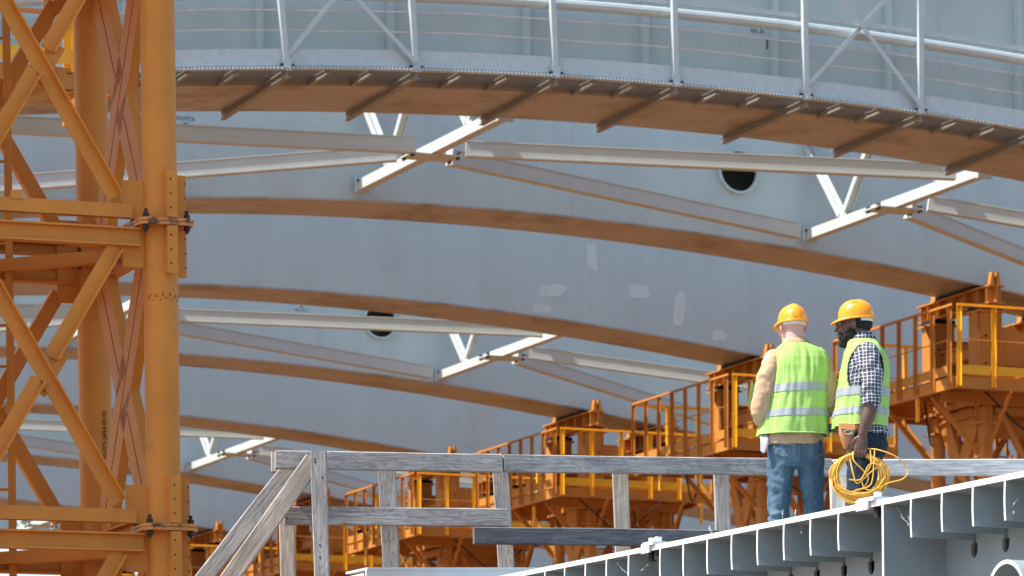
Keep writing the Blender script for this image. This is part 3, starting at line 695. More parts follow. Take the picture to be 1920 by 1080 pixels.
# splice clips bolted on the cut edge
for px, two in ((1219, 1), (1628, 0)):
    l = l_of(px); w = .13 if two else .16
    b = MB(); b.box(PD(.03, l, .011), (.09, w, .018), ey=V((0, 1, slope)).normalized()); b.box(PD(-.012, l + (.035 if not two else .03), -.012), (.012, w * .75, .05), ey=V((0, 1, slope)).normalized()); cl = b.build('clip_plate', M['cut'], DK)  # clips and their bolts share the painted sunlit white
    for q in ((-.028, .05) if two else (-.03,)):
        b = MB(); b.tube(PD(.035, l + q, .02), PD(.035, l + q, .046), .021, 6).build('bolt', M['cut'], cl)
        b = MB(); b.tube(PD(.035, l + q, -TH - .05), PD(.035, l + q, -TH - .001), .022, 6).build('nut', M['bolt'], cl)
# torn spider threads with bits of fluff in the rib cells
rnd = random.Random(3)
b = MB()
for x, y0, y1, dx in ((1146, 1052, 1076, 22), (1205, 1058, 1070, -14), (1318, 985, 1004, 10), (1480, 955, 1000, 14), (1668, 950, 985, 26), (1690, 965, 1000, 18), (1896, 935, 962, -22), (1868, 962, 958, 30), (1455, 955, 985, 8), (1575, 950, 985, -10)):
    l0, l1 = l_of(x), l_of(x + dx); z0, z1 = zdrop(x, y0, l0), zdrop(x + dx, y1, l1)
    b.path([PD(.02 + .02 * rnd.random(), l0 + (l1 - l0) * f, z0 + (z1 - z0) * f - .008 * math.sin(math.pi * f)) for f in (0, .25, .5, .75, 1)], .0006, 4)
    for q in range(3):
        f = rnd.random(); b.path([PD(.03, l0 + (l1 - l0) * f + .006 * rnd.random(), z0 + (z1 - z0) * f - .01 * rnd.random()), PD(.035, l0 + (l1 - l0) * f + .008 * rnd.random(), z0 + (z1 - z0) * f + .005)], [.0016 * rnd.random() + .0008, .0006], 4)
o = b.build('cobweb', M['web_thread'], DK); o['kind'] = 'stuff'

# ------------------------------------------------------------------ pale steel box at the bottom edge
p0, p1 = at(686, 1074, 25.4), at(1010, 1074, 25.9)
BX = MB(); d = (p1 - p0).normalized(); nn = V((d.y, -d.x, 0)).normalized()
SBX = thing('steel_beam', 'pale grey steel beam lying below the timber railing at the bottom edge', 'steel beam', (p0.x, p0.y, 0), 0)
b = MB(); o0 = V((p0.x, p0.y, 0)); q0, q1 = p0 - o0, p1 - o0
b.plate([q0 + UP * .024, q1 + UP * .024, q1 - UP * .50, q0 - UP * .50], -nn * .014).build('web', M['steel_box'], SBX)
b = MB(); b.plate([q0 + nn * .02 + UP * .024, q1 + nn * .02 + UP * .024, q1 - nn * .30 + UP * .024, q0 - nn * .30 + UP * .024], (0, 0, .014)).build('top_flange', M['steel_box'], SBX)
b = MB(); b.plate([q0 - d * .0 - nn * .02, q0 - nn * .28, q0 - nn * .28 - UP * .5, q0 - nn * .02 - UP * .5], d * .012).build('end_plate', M['steel_box'], SBX)
b = MB(); b.tube(q0 + UP * -.5 + d * .5 - nn * .1, V(((q0 + d * .5 - nn * .1).x, (q0 + d * .5 - nn * .1).y, 0)), .06, 12).build('prop', M['steel_box'], SBX, True)
b = MB(); b.tube(q1 + UP * -.5 - nn * .1, V(((q1 - nn * .1).x, (q1 - nn * .1).y, 0)), .06, 12).build('prop', M['steel_box'], SBX, True)

# ================================================================== TIMBER RAILING
c = at(760, 1000, 28.0); c.z = 0
TR = thing('timber_railing', 'weathered grey timber guard railing with sloping end braces behind the workers', 'railing', c, 0)
def plank(name, a, b_, w, th, m, yoff=0, taper=0):
    """a board centred on the line a-b (pixels and distance), its wide face towards the viewer"""
    p, q = at(*a), at(*b_); d = (q - p).normalized(); L = (q - p).length
    fy = V((0, 1, 0)); u = d.cross(fy) * -1; u = (fy.cross(d)) * -1; u.normalize(); fy = u.cross(d)
    bm = MB(); h = w / 2; ns = max(2, int(L / .12)); rs = []; sd_ = len(TR.children) * 3.7
    for i in range(ns + 1):
        x = -L / 2 + L * i / ns; j = [.004 * noise.noise(V((x * 1.7, sd_, k * 5.0))) for k in range(4)]
        e = .006
        pr = [(-th / 2, -h + e + j[0]), (-th / 2 + e, -h + j[0]), (th / 2 - e, -h + j[1]), (th / 2, -h + e + j[1]), (th / 2, h - e + j[2]), (th / 2 - e, h + j[2]), (-th / 2 + e, h + j[3]), (-th / 2, h - e + j[3])]
        rs.append([(x, y, z) for y, z in pr])
    bm.rings(rs); o = bm.build(name, m, TR)
    mw = Matrix((( d.x, fy.x, u.x, 0), (d.y, fy.y, u.y, 0), (d.z, fy.z, u.z, 0), (0, 0, 0, 1))); mid = (p + q) / 2 + V((0, yoff, 0))
    o.matrix_parent_inverse = Matrix.Identity(4); o.matrix_local = Matrix.Translation(-c) @ Matrix.Translation(mid) @ mw
    return o
W_, WP, WD, WW = M['wood'], M['wood_pale'], M['wood_dark'], M['wood_warm']
sc = F_ / 28
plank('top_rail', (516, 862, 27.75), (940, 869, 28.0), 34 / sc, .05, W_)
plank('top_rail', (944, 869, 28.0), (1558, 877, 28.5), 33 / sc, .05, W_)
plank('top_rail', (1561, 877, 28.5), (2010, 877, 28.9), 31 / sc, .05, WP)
plank('middle_rail', (533, 967, 27.78), (951, 971, 28.0), 34 / sc, .05, W_)
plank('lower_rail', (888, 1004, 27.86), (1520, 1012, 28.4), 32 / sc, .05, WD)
plank('post', (538, 975, 27.9), (541, 1150, 27.9), 29 / sc, .10, WW, .06)
plank('post', (597, 846, 27.62), (606, 1150, 27.62), 29 / sc, .07, W_)
plank('post', (724, 872, 28.05), (738, 1150, 28.05), 33 / sc, .10, W_, .06)
plank('post', (938, 875, 28.15), (955, 1150, 28.15), 31 / sc, .10, W_, .06)
plank('post', (1163, 878, 28.3), (1172, 1150, 28.3), 30 / sc, .10, WW, .06)
plank('post', (1353, 880, 28.5), (1362, 1150, 28.5), 30 / sc, .10, W_, .06)
plank('post', (1572, 881, 28.65), (1582, 1150, 28.65), 33 / sc, .10, WP, .06)
plank('post', (1930, 881, 28.95), (1935, 1150, 28.95), 31 / sc, .10, WP, .06)
plank('diagonal_brace', (553, 868, 27.9), (341, 1135, 28.0), 32 / sc, .06, W_, .02).location.z += 0
plank('diagonal_brace', (589, 862, 27.62), (395, 1135, 27.75), 33 / sc, .07, WW, -.0)
plank('end_block', (513, 848, 27.95), (513, 884, 27.95), 10 / sc, .10, WW, .03)
for (x, y) in ((535, 858), (548, 873), (700, 862), (728, 858), (731, 876), (932, 861), (936, 878), (958, 872), (1168, 868), (1290, 868), (1360, 862), (1362, 880), (1440, 872), (1610, 868), (1725, 873), (1843, 871),
               (538, 972), (735, 962), (736, 974), (945, 960), (945, 978), (897, 1006), (1030, 1003), (1168, 1006), (590, 860), (591, 866), (600, 1022), (600, 1045), (604, 895)):
    f = min(1, max(0, (x - 516) / 1500)); yy = 27.75 + 1.15 * f - .027
    if 583 < x < 612: yy = 27.62 - .037
    b = MB(); p = at(x, y, yy) - c; b.tube(p, p + V((0, .012, 0)), .0065, 6).build('nail', M['bolt'], TR)
for (x, y, r) in ((1032, 866, .030), (1130, 869, .017), (673, 972, .0), (700, 980, .02), (1232, 876, .018)):
    if r:
        f = (x - 516) / 1500; p = at(x, y, 27.75 + 1.15 * f - .027) - c
        b = MB(); b.tube(p, p + V((0, .01, 0)), r, 14).build('knot', WD, TR, True)
# ================================================================== PEOPLE
from mathutils.bvhtree import BVHTree
def skin(name, col, rough=.5):
    m = mat(name, col, rough, var=.06, scale=14, space='object'); b = m.node_tree.nodes['Principled BSDF']
    b.inputs['Subsurface Weight'].default_value = .12; b.inputs['Subsurface Radius'].default_value = (.012, .005, .003); b.inputs['Subsurface Scale'].default_value = .5
    return m
M['skin1'] = skin('fair_skin', (0.60, 0.36, 0.31)); M['skin2'] = skin('dark_skin', (0.11, 0.055, 0.040), .42)
M['hair'] = mat('black_hair', (0.010, 0.008, 0.008), .8, var=.3, scale=80, space='object')
M['lip'] = mat('lips', (0.10, 0.045, 0.042), .45, var=.05); M['eye'] = mat('eye_white', (.30, .27, .25), .3, var=.02); M['iris'] = mat('iris', (.02, .012, .01), .2, var=.02)
M['vest'] = mat('hi_vis', (0.33, 0.54, 0.13), .75, var=.03, scale=10, space='object', bump=.15, bump_scale=300)
M['tape'] = mat('reflective_tape', (0.33, 0.35, 0.365), .45, metal=.15, var=.04, scale=40, space='object')
M['hem'] = mat('vest_binding', (0.40, 0.66, 0.14), .7, var=.03, space='object')
M['jacket'] = mat('tan_jacket', (0.47, 0.31, 0.185), .85, var=.06, scale=20, space='object', bump=.1, bump_scale=200)
M['jeans'] = mat('blue_jeans', (0.050, 0.100, 0.150), .9, var=.28, scale=7, stretch=(1.5, 1.5, .6), dirt_or_shade=(0.16, 0.25, 0.31), dirt_or_shade_at=.47, dirt_or_shade_scale=5, soft=.3, dirt_or_shade_stretch=(1.6, 1.6, .5), space='object', bump=.2, bump_scale=350)
M['jeans2'] = mat('dark_jeans', (0.012, 0.026, 0.042), .9, var=.25, scale=8, space='object', bump=.2, bump_scale=350)
M['stitch'] = mat('stitching', (0.20, 0.20, 0.17), .9, var=.1); M['stitch2'] = mat('dark_stitching', (0.05, 0.055, 0.06), .9, var=.1)
M['helmet'] = mat('helmet_shell', (0.84, 0.31, 0.008), .28, spec=.5, var=.02, space='object'); M['harness'] = mat('helmet_band', (.72, .70, .66), .7, var=.05, space='object')
M['slot'] = mat('vent_slot', (.50, .19, .006), .8, var=.05); M['leather'] = mat('tan_leather', (0.43, 0.19, 0.07), .6, var=.12, scale=30, space='object')
M['boot'] = mat('boot_leather', (0.10, 0.055, 0.03), .6, var=.2, space='object'); M['rope'] = mat('orange_cable', (0.80, 0.42, 0.06), .45, var=.06, scale=30, space='object')
M['paper'] = mat('paper', (.8, .8, .79), .8, var=.02); M['glove'] = mat('glove_cloth', (.44, .44, .46), .85, var=.12, scale=40, space='object'); M['silver'] = mat('carabiner_metal', (.7, .7, .7), .25, metal=.9, var=.05)
def plaid():
    m = bpy.data.materials.new('plaid_cloth'); m.use_nodes = True; n = m.node_tree.nodes; l = m.node_tree.links; b = n['Principled BSDF']; b.inputs['Roughness'].default_value = .9
    tc = n.new('ShaderNodeTexCoord'); nz = n.new('ShaderNodeTexNoise'); nz.inputs['Scale'].default_value = 9; l.new(tc.outputs['Object'], nz.inputs[0])
    ad = n.new('ShaderNodeVectorMath'); ad.operation = 'MULTIPLY_ADD'; l.new(nz.outputs['Color'], ad.inputs[0]); ad.inputs[1].default_value = (.035, .035, .035); l.new(tc.outputs['Object'], ad.inputs[2])
    sp = n.new('ShaderNodeSeparateXYZ'); l.new(ad.outputs[0], sp.inputs[0])
    def line(sock, period, width):
        d = n.new('ShaderNodeMath'); d.operation = 'DIVIDE'; d.inputs[1].default_value = period; l.new(sock, d.inputs[0])
        f = n.new('ShaderNodeMath'); f.operation = 'FRACT'; l.new(d.outputs[0], f.inputs[0])
        c = n.new('ShaderNodeMath'); c.operation = 'LESS_THAN'; c.inputs[1].default_value = width; l.new(f.outputs[0], c.inputs[0]); return c.outputs[0]
    a = line(sp.outputs[1], .0225, .22); c = line(sp.outputs[2], .0225, .22); a2 = line(sp.outputs[1], .045, .5)
    s = n.new('ShaderNodeMath'); s.operation = 'ADD'; l.new(a, s.inputs[0]); l.new(c, s.inputs[1])
    s2 = n.new('ShaderNodeMath'); s2.operation = 'MULTIPLY_ADD'; l.new(a2, s2.inputs[0]); s2.inputs[1].default_value = .25; l.new(s.outputs[0], s2.inputs[2])
    cr = n.new('ShaderNodeValToRGB'); e = cr.color_ramp.elements; e[0].color = (.028, .030, .060, 1); e[1].color = (.60, .59, .61, 1); e[1].position = .85
    q = e.new(.12); q.color = (.055, .055, .09, 1); q = e.new(.5); q.color = (.34, .34, .38, 1)
    h = n.new('ShaderNodeMath'); h.operation = 'MULTIPLY'; h.inputs[1].default_value = .5; l.new(s2.outputs[0], h.inputs[0]); l.new(h.outputs[0], cr.inputs[0]); l.new(cr.outputs[0], b.inputs['Base Color'])
    return m
M['plaid'] = plaid()
def ell(b, c, r, rot=None, nu=16, nv=10):
    c = V(c); rs = []
    for j in range(nv + 1):
        th = math.pi * (j + .02 if j == 0 else j - .02 if j == nv else j) / nv
        row = []
        for i in range(nu):
            p = V((r[0] * math.sin(th) * math.cos(2 * math.pi * i / nu), r[1] * math.sin(th) * math.sin(2 * math.pi * i / nu), r[2] * math.cos(th)))
            if rot: p = rot @ p
            row.append(c + p)
        rs.append(row)
    b.rings(rs)
def limb(b, pts, rad, n=16):
    # subdivide the chain with a smooth curve, then lay overlapping balls and a tube
    P_ = [V(p) for p in pts]; pp = []; rr = []
    for i in range(len(P_) - 1):
        a = P_[max(i - 1, 0)]; p, q = P_[i], P_[i + 1]; z = P_[min(i + 2, len(P_) - 1)]
        for k in range(5):
            t = k / 5; t2, t3 = t * t, t * t * t
            pp.append(.5 * ((2 * p) + (q - a) * t + (2 * a - 5 * p + 4 * q - z) * t2 + (3 * p - a - 3 * q + z) * t3)); rr.append(rad[i] + (rad[i + 1] - rad[i]) * (3 * t2 - 2 * t3))
    pp.append(P_[-1]); rr.append(rad[-1]); b.path(pp, rr, n)
    for p, r in ((P_[0], rad[0]), (P_[-1], rad[-1])): ell(b, p, (r, r, r), nu=14, nv=8)
def sring(cx, cy, z, a, b_, n=48, e=2.4, tilt=0):
    out = []
    for i in range(n):
        t = 2 * math.pi * i / n; c, s = math.cos(t), math.sin(t); q = (abs(c) ** e + abs(s) ** e) ** (-1 / e)
        out.append(V((cx + a * q * c, cy + b_ * q * s, z + tilt * a * c)))
    return out
def fuse(b, name, voxel, m, parent, smooth=4, disp=None, label=None):
    me = b.mesh(name); o = bpy.data.objects.new('tmp', me); COL.objects.link(o)
    md = o.modifiers.new('r', 'REMESH'); md.mode = 'VOXEL'; md.voxel_size = voxel
    sm = o.modifiers.new('s', 'SMOOTH'); sm.iterations = smooth; sm.factor = .5
    dg = bpy.context.evaluated_depsgraph_get(); me2 = bpy.data.meshes.new_from_object(o.evaluated_get(dg)); bpy.data.objects.remove(o); bpy.data.meshes.remove(me)
    me2.name = name
    if disp:
        n_ = len(me2.vertices); co = np.empty(n_ * 3); me2.vertices.foreach_get('co', co); co = co.reshape(-1, 3)
        nr = np.empty(n_ * 3); me2.vertex_normals.foreach_get('vector', nr); nr = nr.reshape(-1, 3)
        d = np.array([disp(V(c)) for c in co]); co = co + nr * d[:, None]; me2.vertices.foreach_set('co', co.ravel()); me2.update()
    me2.polygons.foreach_set('use_smooth', [True] * len(me2.polygons)); me2.materials.clear(); me2.materials.append(m)
    return link(me2, name, parent, label)
def head(b, T, neck_to):
    """head shapes through the matrix T (face looks along +y)"""
    Rm = T.to_3x3()
    def E(c, r, rot=None): ell(b, T @ V(c), r, Rm if rot is None else Rm @ rot, 20, 14)
    E((0, -.014, .040), (.077, .098, .088)); E((0, .022, -.02), (.067, .075, .080)); E((0, .038, -.072), (.055, .052, .045)); E((0, .075, -.103), (.024, .020, .020))
    E((0, .086, .028), (.050, .020, .014)); E((0, .096, .006), (.011, .016, .030), Matrix.Rotation(R(16), 3, 'X')); E((0, .110, -.022), (.014, .017, .012))
    for s in (-1, 1):
        E((s * .012, .100, -.028), (.010, .012, .009)); E((s * .040, .066, -.028), (.024, .026, .026))
        E((s * .077, -.004, -.008), (.009, .019, .033), Matrix.Rotation(R(-10), 3, 'X') @ Matrix.Rotation(R(s * 22), 3, 'Z')); E((s * .072, .004, -.012), (.012, .013, .020))
    E((0, .095, -.060), (.023, .014, .008)); E((0, .093, -.073), (.020, .014, .009))
    limb(b, [neck_to, T @ V((0, -.028, -.045))], (.066, .058))
def hand(b, w, down, fwd, out, curl=1.0):
    """hand at wrist w: down = along the palm, fwd = towards the thumb side, out = back of the hand"""
    w = V(w); rot = Matrix((fwd, out, down)).transposed()
    ell(b, w + down * .045, (.040, .018, .055), rot); ell(b, w + down * .075, (.043, .016, .03), rot)
    for i, (f, ln) in enumerate(((.031, .95), (.0105, 1.05), (-.0105, 1.0), (-.031, .82))):
        k = w + down * .090 + fwd * f + out * .004
        p1 = k + (down * .030 + out * .003) * ln; p2 = p1 + (down * .014 - out * .022 * curl) * ln; p3 = p2 + (-down * .016 * curl - out * .012) * ln
        limb(b, [k, p1, p2, p3], (.0098, .0092, .0086, .0075), 10)
    t0 = w + down * .03 + fwd * .036; limb(b, [t0, t0 + fwd * .018 + down * .028 - out * .006, t0 + fwd * .012 + down * .052 - out * .020, t0 - fwd * .006 + down * .066 - out * .030], (.014, .0115, .0105, .008), 10)
def helmet(T, person, vents=False):
    Rm = T; n = 64; b = MB(); rs = []
    H = .113; A, B = .0875, .108
    for j in range(15):
        t = j / 14 * .985; q = (1 - t ** 2.5) ** (1 / 2.1); row = []
        for i in range(n):
            an = 2 * math.pi * i / n; c, s = math.cos(an), math.sin(an)
            x, y = A * q * c, B * q * s
            rid = .006 * math.exp(-(x / .020) ** 2) * min(1, t * 2.2) if abs(s) > .02 or t > .3 else 0
            bumpn = .004 * math.exp(-((abs(x) - .045) / .010) ** 2) * max(0, 1 - t * 3.2) if s < -.3 else 0
            row.append(T @ V((x * (1 + bumpn * 8), y * (1 + bumpn * 8) , H * t + rid)))
        rs.append(row)
    b.rings(rs)
    # brim with the peak at the front
    rs = []
    def br(i, k, z):
        an = 2 * math.pi * i / n; c, s = math.cos(an), math.sin(an)
        w = .009 + .040 * max(0, s) ** 1.6
        ww = w * k; return T @ V(((A + ww * .9) * c, (B + ww) * s, z - (.020 * max(0, s) ** 2 + .002) * k))
    for k, z in ((-.4, .0), (.0, .006), (.9, .003), (1.0, -.003), (.9, -.008), (0, -.004), (-.4, .0)): rs.append([br(i, k, z) for i in range(n)])
    b.rings(rs, cap=False)
    # small lugs low on the shell
    for an in (-112, -68): 
        a = R(an); p = V((A * .985 * math.cos(a), B * .985 * math.sin(a), .016)); b.box(T @ p, (.012, .012, .030), Rm.to_3x3() @ V((math.cos(a), math.sin(a), 0)), Rm.to_3x3() @ V((-math.sin(a), math.cos(a), 0)), Rm.to_3x3() @ UP)
    hz = b.build('hard_hat', M['helmet'], person, True, 50)
    b = MB(); rs = []
    for (k, z) in ((1, .004), (1, -.021), (.96, -.021), (.96, .004)):
        rs.append([T @ V(((A - .004) * k * math.cos(a), (B - .006) * k * math.sin(a), z - .006 * (1 if z < 0 else 0) * max(0, -math.sin(a)))) for a in [R(200 + 140 * i / 24) for i in range(25)]])
    b.rings(rs + [rs[0]], cap=False, closed=False); b.build('head_band', M['harness'], hz, True)
    if vents:
        for i in range(2):
            for j in range(2):
                a0 = 172 + 15 * i; zz = .090 + .010 * j
                t = zz / H; q = (1 - t ** 2.5) ** (1 / 2.1) + .003; a = R(a0); p = V((A * q * math.cos(a), B * q * math.sin(a), zz))
                b = MB(); b.box(T @ p, (.004, .014, .003), Rm.to_3x3() @ V((math.cos(a), math.sin(a), 0)), Rm.to_3x3() @ V((-math.sin(a), math.cos(a), 0)), Rm.to_3x3() @ UP).build('vent_slot', M['slot'], hz)
    return hz
def vest(person, rows, tapes, seed, arm_z, arm_top=1.505, arm_w=(.72, .72), hemtilt=0):
    zs = [r[0] for r in rows]
    def at_z(z):
        for a, c in zip(rows, rows[1:]):
            if a[0] <= z <= c[0]:
                t = (z - a[0]) / (c[0] - a[0]); return [a[i] + (c[i] - a[i]) * t for i in range(1, 5)]
        return rows[-1][1:]
    def S(t, z, off=0):
        cx, cy, a, b_ = at_z(z); c, s = math.cos(t), math.sin(t); e = 2.3; q = (abs(c) ** e + abs(s) ** e) ** (-1 / e)
        low = max(0, min(1, (1.38 - z) / .4))
        f = .010 * low * noise.noise(V((3.2 * c + seed, 3.2 * s, z * 1.6))) * 1.9 + .009 * noise.noise(V((5 * c, 5 * s + seed, z * 9 + 2 * c))) + .0065 * noise.noise(V((9 * c + seed, 9 * s, z * 5)))
        f += off; return V((cx + (a * q + f) * c, cy + (b_ * q + f) * s, z + hemtilt * c * max(0, 1.2 - z)))
    nu, nv = 144, 110; b = MB(); vs = []; idx = {}
    z0, z1 = zs[0], zs[-1]
    vs = [S(2 * math.pi * i / nu, z0 + (z1 - z0) * j / nv) for j in range(nv + 1) for i in range(nu)]
    fs = []
    def inside(i, j):
        z = z0 + (z1 - z0) * (j + .5) / nv; t = 2 * math.pi * (i + .5) / nu; c, s = math.cos(t), math.sin(t)
        w = arm_w[0] if c < 0 else arm_w[1]
        zc = (arm_z + arm_top) / 2; h = (arm_top - arm_z) / 2
        return abs(c) > 0 and (abs(math.asin(max(-1, min(1, s)))) / w) ** 2.2 + (abs(z - zc) / h) ** 2.4 < 1 and abs(s) < .95
    for j in range(nv):
        for i in range(nu):
            if not inside(i, j): fs.append((j * nu + i, j * nu + (i + 1) % nu, (j + 1) * nu + (i + 1) % nu, (j + 1) * nu + i))
    b.add(vs, fs); o = b.build('safety_vest', M['vest'], person, True, 80)
    md = o.modifiers.new('thickness', 'SOLIDIFY'); md.thickness = .005; md.offset = 1
    for (ta, tb, dz) in tapes:
        rs = []
        for (z, off) in ((ta, .0058), (ta, .0085), (tb, .0085), (tb, .0058)):
            rs.append([S(2 * math.pi * i / 120, z + dz * math.cos(2 * math.pi * i / 120), off) for i in range(120)])
        # follow the cloth between the edges
        rr = []
        for q in range(7): 
            z = ta + (tb - ta) * q / 6; rr.append([S(2 * math.pi * i / 120, z + dz * math.cos(2 * math.pi * i / 120), .0085) for i in range(120)])
        b = MB(); b.rings([rs[0]] + rr + [rs[3]], cap=False); b.build('reflective_tape', M['tape'], o, True, 60)
    # bound hem and neck edge
    for z, r in ((z0 + .004, .0035),):
        b = MB(); b.path([S(2 * math.pi * i / 120, z, .004) for i in range(120)], r, 6, True).build('hem_binding', M['hem'], o, True)
    return o
def wr(amp, f, seed, zs=1.0):
    return lambda p: amp * (noise.noise(V((p.x * f + seed, p.y * f, p.z * f * zs))) + .6 * noise.noise(V((p.x * f * 2.1, p.y * f * 2.1 + seed, p.z * f * 2.3 * zs))) + .3 * noise.noise(V((p.x * f * 4, p.y * f * 4 + seed, p.z * f * 4 * zs))))
def patch(mesh_o, pts, off, name, m, parent, d=V((0, 1, 0))):
    """lay a thin strip of stitching along the cloth"""
    me = mesh_o.data; bv = BVHTree.FromPolygons([v.co for v in me.vertices], [p.vertices[:] for p in me.polygons]); out = []
    for p, q in zip(pts, pts[1:]):
        for k in range(6):
            o = V(p).lerp(V(q), k / 6); h = bv.ray_cast(o - d * .6, d)
            if h[0]: out.append(h[0] + h[1] * off)
    if len(out) > 2: b = MB(); b.path(out, .0022, 4); return b.build(name, m, parent)
def boots(person, feet, fdir):
    for (x, y, a) in feet:
        b = MB(); c, s = math.cos(a), math.sin(a); f = V((-s, c, 0))
        p = V((x, y, 0)); ell(b, p + f * .05 + UP * .045, (.047, .13, .045), Matrix.Rotation(a, 3, 'Z')); limb(b, [p + UP * .05, p + UP * .20], (.052, .056)); ell(b, p + f * .05 + UP * .016, (.05, .14, .016), Matrix.Rotation(a, 3, 'Z'))
        fuse(b, 'boot', .009, M['boot'], person, 3)

def deck_z(x, y):
    d = V((x - E0.x, y - E0.y, 0)); return E0.z + slope * d.dot(LX)
# ---------------------------------------------------------------- the worker seen from behind
X1, Y1 = (1490 - 960) / F_ * 26, 26.0
P1 = thing('person', 'worker in tan jacket and lime vest seen from behind, blue jeans, orange hard hat', 'person', (X1, Y1, deck_z(X1, Y1)))
T1 = Matrix.Translation((-.012, .022, 1.655)) @ Matrix.Rotation(R(20), 4, 'Z') @ Matrix.Rotation(R(-6), 4, 'X')
b = MB(); head(b, T1, (.008, -.012, 1.50))
b.rings([sring(cx, cy, z, a, bb, 32) for z, cx, cy, a, bb in ((.80, .01, 0, .13, .09), (.90, .01, 0, .155, .10), (1.05, .01, .0, .13, .09), (1.25, .02, .0, .15, .10), (1.40, .025, 0, .155, .095), (1.48, .02, 0, .12, .07), (1.53, .01, 0, .06, .05))])
limb(b, [(-.145, -.02, 1.445), (-.175, -.03, 1.30), (-.205, -.03, 1.13), (-.09, .18, 1.10), (-.02, .27, 1.14)], (.05, .045, .04, .036, .028))
limb(b, [(.17, 0, 1.44), (.19, .01, 1.30), (.205, .02, 1.16), (.14, .2, 1.14), (.08, .27, 1.18)], (.05, .045, .04, .036, .028))
hand(b, (-.02, .27, 1.14), V((.75, .5, .4)).normalized(), V((-.3, -.2, .93)).normalized(), V((-.55, .83, 0)).normalized())
hand(b, (.08, .27, 1.18), V((-.2, .8, .5)).normalized(), V((-.3, -.5, .8)).normalized(), V((.93, .2, .2)).normalized())
limb(b, [(-.08, 0, .85), (-.095, .0, .50), (-.10, .0, .10)], (.075, .052, .045)); limb(b, [(.095, 0, .85), (.125, .02, .50), (.13, .03, .10)], (.072, .050, .045))
fuse(b, 'body', .0062, M['skin1'], P1, 4)
for s in (-1, 1):
    b = MB(); ell(b, T1 @ V((s * .031, .078, .008)), (.0125, .0125, .0125)); b.build('eye', M['eye'], P1, True)
b = MB()
b.rings([sring(cx, cy, z, a, bb, 40) for z, cx, cy, a, bb in ((.925, -.008, 0, .176, .128), (1.0, .0, 0, .178, .128), (1.1, .005, 0, .172, .122), (1.25, .02, 0, .165, .12), (1.38, .028, 0, .168, .115), (1.455, .026, 0, .155, .10), (1.50, .02, -.005, .100, .072), (1.525, .012, -.008, .072, .060))])
limb(b, [(-.125, -.012, 1.452), (-.165, -.035, 1.33), (-.198, -.045, 1.20), (-.205, -.03, 1.115), (-.14, .10, 1.10), (-.06, .22, 1.12)], (.062, .070, .066, .062, .058, .048))
limb(b, [(.165, .0, 1.442), (.188, -.005, 1.33), (.200, .0, 1.22), (.196, .02, 1.155), (.16, .12, 1.13), (.10, .22, 1.16)], (.060, .068, .064, .058, .054, .046))
wj = wr(.0095, 12, 3.0)
fuse(b, 'jacket', .009, M['jacket'], P1, 3, lambda p: wj(p) + .0035 * math.sin(p.z * 75 + 60 * p.y * (1 if p.x < 0 else -1) + 14 * noise.noise(p * 7)) * (1 if abs(p.x) > .14 and p.z < 1.40 else .3) * (.4 + noise.noise(p * 5 + V((4, 2, 1)))))
b = MB(); rs = []
for (z, k, dy) in ((1.535, 1.0, 0), (1.572, .86, .004), (1.580, .85, .004), (1.577, .91, .003), (1.55, 1.07, -.004), (1.537, 1.08, -.004)):
    rs.append([V((.006 + .079 * k * math.cos(a), -.004 + dy + .075 * k * math.sin(a), z - .03 * max(0, math.sin(a)) + .003 * math.sin(5 * a))) for a in [R(100 + 340 * i / 40) for i in range(41)]])
b.rings(rs + [rs[0]], cap=False, closed=False).build('collar', M['jacket'], P1, True, 60)
vr1 = [(.985, -.006, 0, .214, .152), (1.05, .0, 0, .205, .150), (1.12, .006, 0, .196, .146), (1.2, .018, 0, .184, .142), (1.3, .030, 0, .176, .140), (1.40, .036, 0, .176, .134), (1.455, .036, 0, .172, .122), (1.49, .033, -.003, .156, .106), (1.515, .028, -.005, .130, .092), (1.530, .018, -.007, .100, .083), (1.540, .010, -.008, .084, .076)]
VS1 = vest(P1, vr1, ((1.243, 1.292, .006), (1.093, 1.136, .004)), 1.3, 1.20, 1.515, (.60, .50))
b = MB(); b.plate([(-.262, -.01, 1.32), (-.248, .06, 1.30), (-.262, .08, 1.17), (-.283, .0, 1.17)], (.006, .003, 0)).build('vest_flap', M['vest'], P1)
wq = wr(.007, 12, 9.0, 1.2)
b = MB()
b.rings([sring(cx, cy, z, a, bb, 40) for z, cx, cy, a, bb in ((.79, .01, .0, .165, .105), (.84, .008, 0, .174, .122), (.89, .005, 0, .174, .126), (.945, .002, 0, .168, .118), (.99, .0, 0, .160, .112))])
limb(b, [(-.082, 0, .86), (-.088, .0, .72), (-.094, .0, .58), (-.096, .0, .48), (-.098, .0, .30), (-.10, .0, .09)], (.088, .083, .069, .065, .064, .058))
limb(b, [(.095, 0, .86), (.105, .005, .72), (.118, .01, .58), (.124, .02, .48), (.128, .02, .30), (.13, .03, .09)], (.082, .078, .064, .060, .060, .056))
JE = fuse(b, 'jeans', .0085, M['jeans'], P1, 2, lambda p: wq(p) + .0045 * math.sin(p.z * 70 + 35 * p.x + 9 * noise.noise(p * 7)) * max(0, min(1, (.80 - p.z) / .2)) + .003 * math.sin(p.z * 130 + 50 * abs(p.x)) * max(0, min(1, (.62 - p.z) / .1)))
for line in ([(-.125, 0, .925), (-.130, 0, .875), (-.07, 0, .845), (-.010, 0, .872), (-.006, 0, .915), (-.125, 0, .925)], [(.075, 0, .905), (.075, 0, .868), (.125, 0, .845), (.163, 0, .865), (.165, 0, .905)], [(.022, 0, .94), (.022, 0, .80)], [(-.165, 0, .945), (.02, 0, .90), (.17, 0, .93)]):
    patch(JE, line, .002, 'pocket_seam', M['stitch'], JE)
boots(P1, ((-.10, .0, R(12)), (.13, .03, R(-8))), 0)
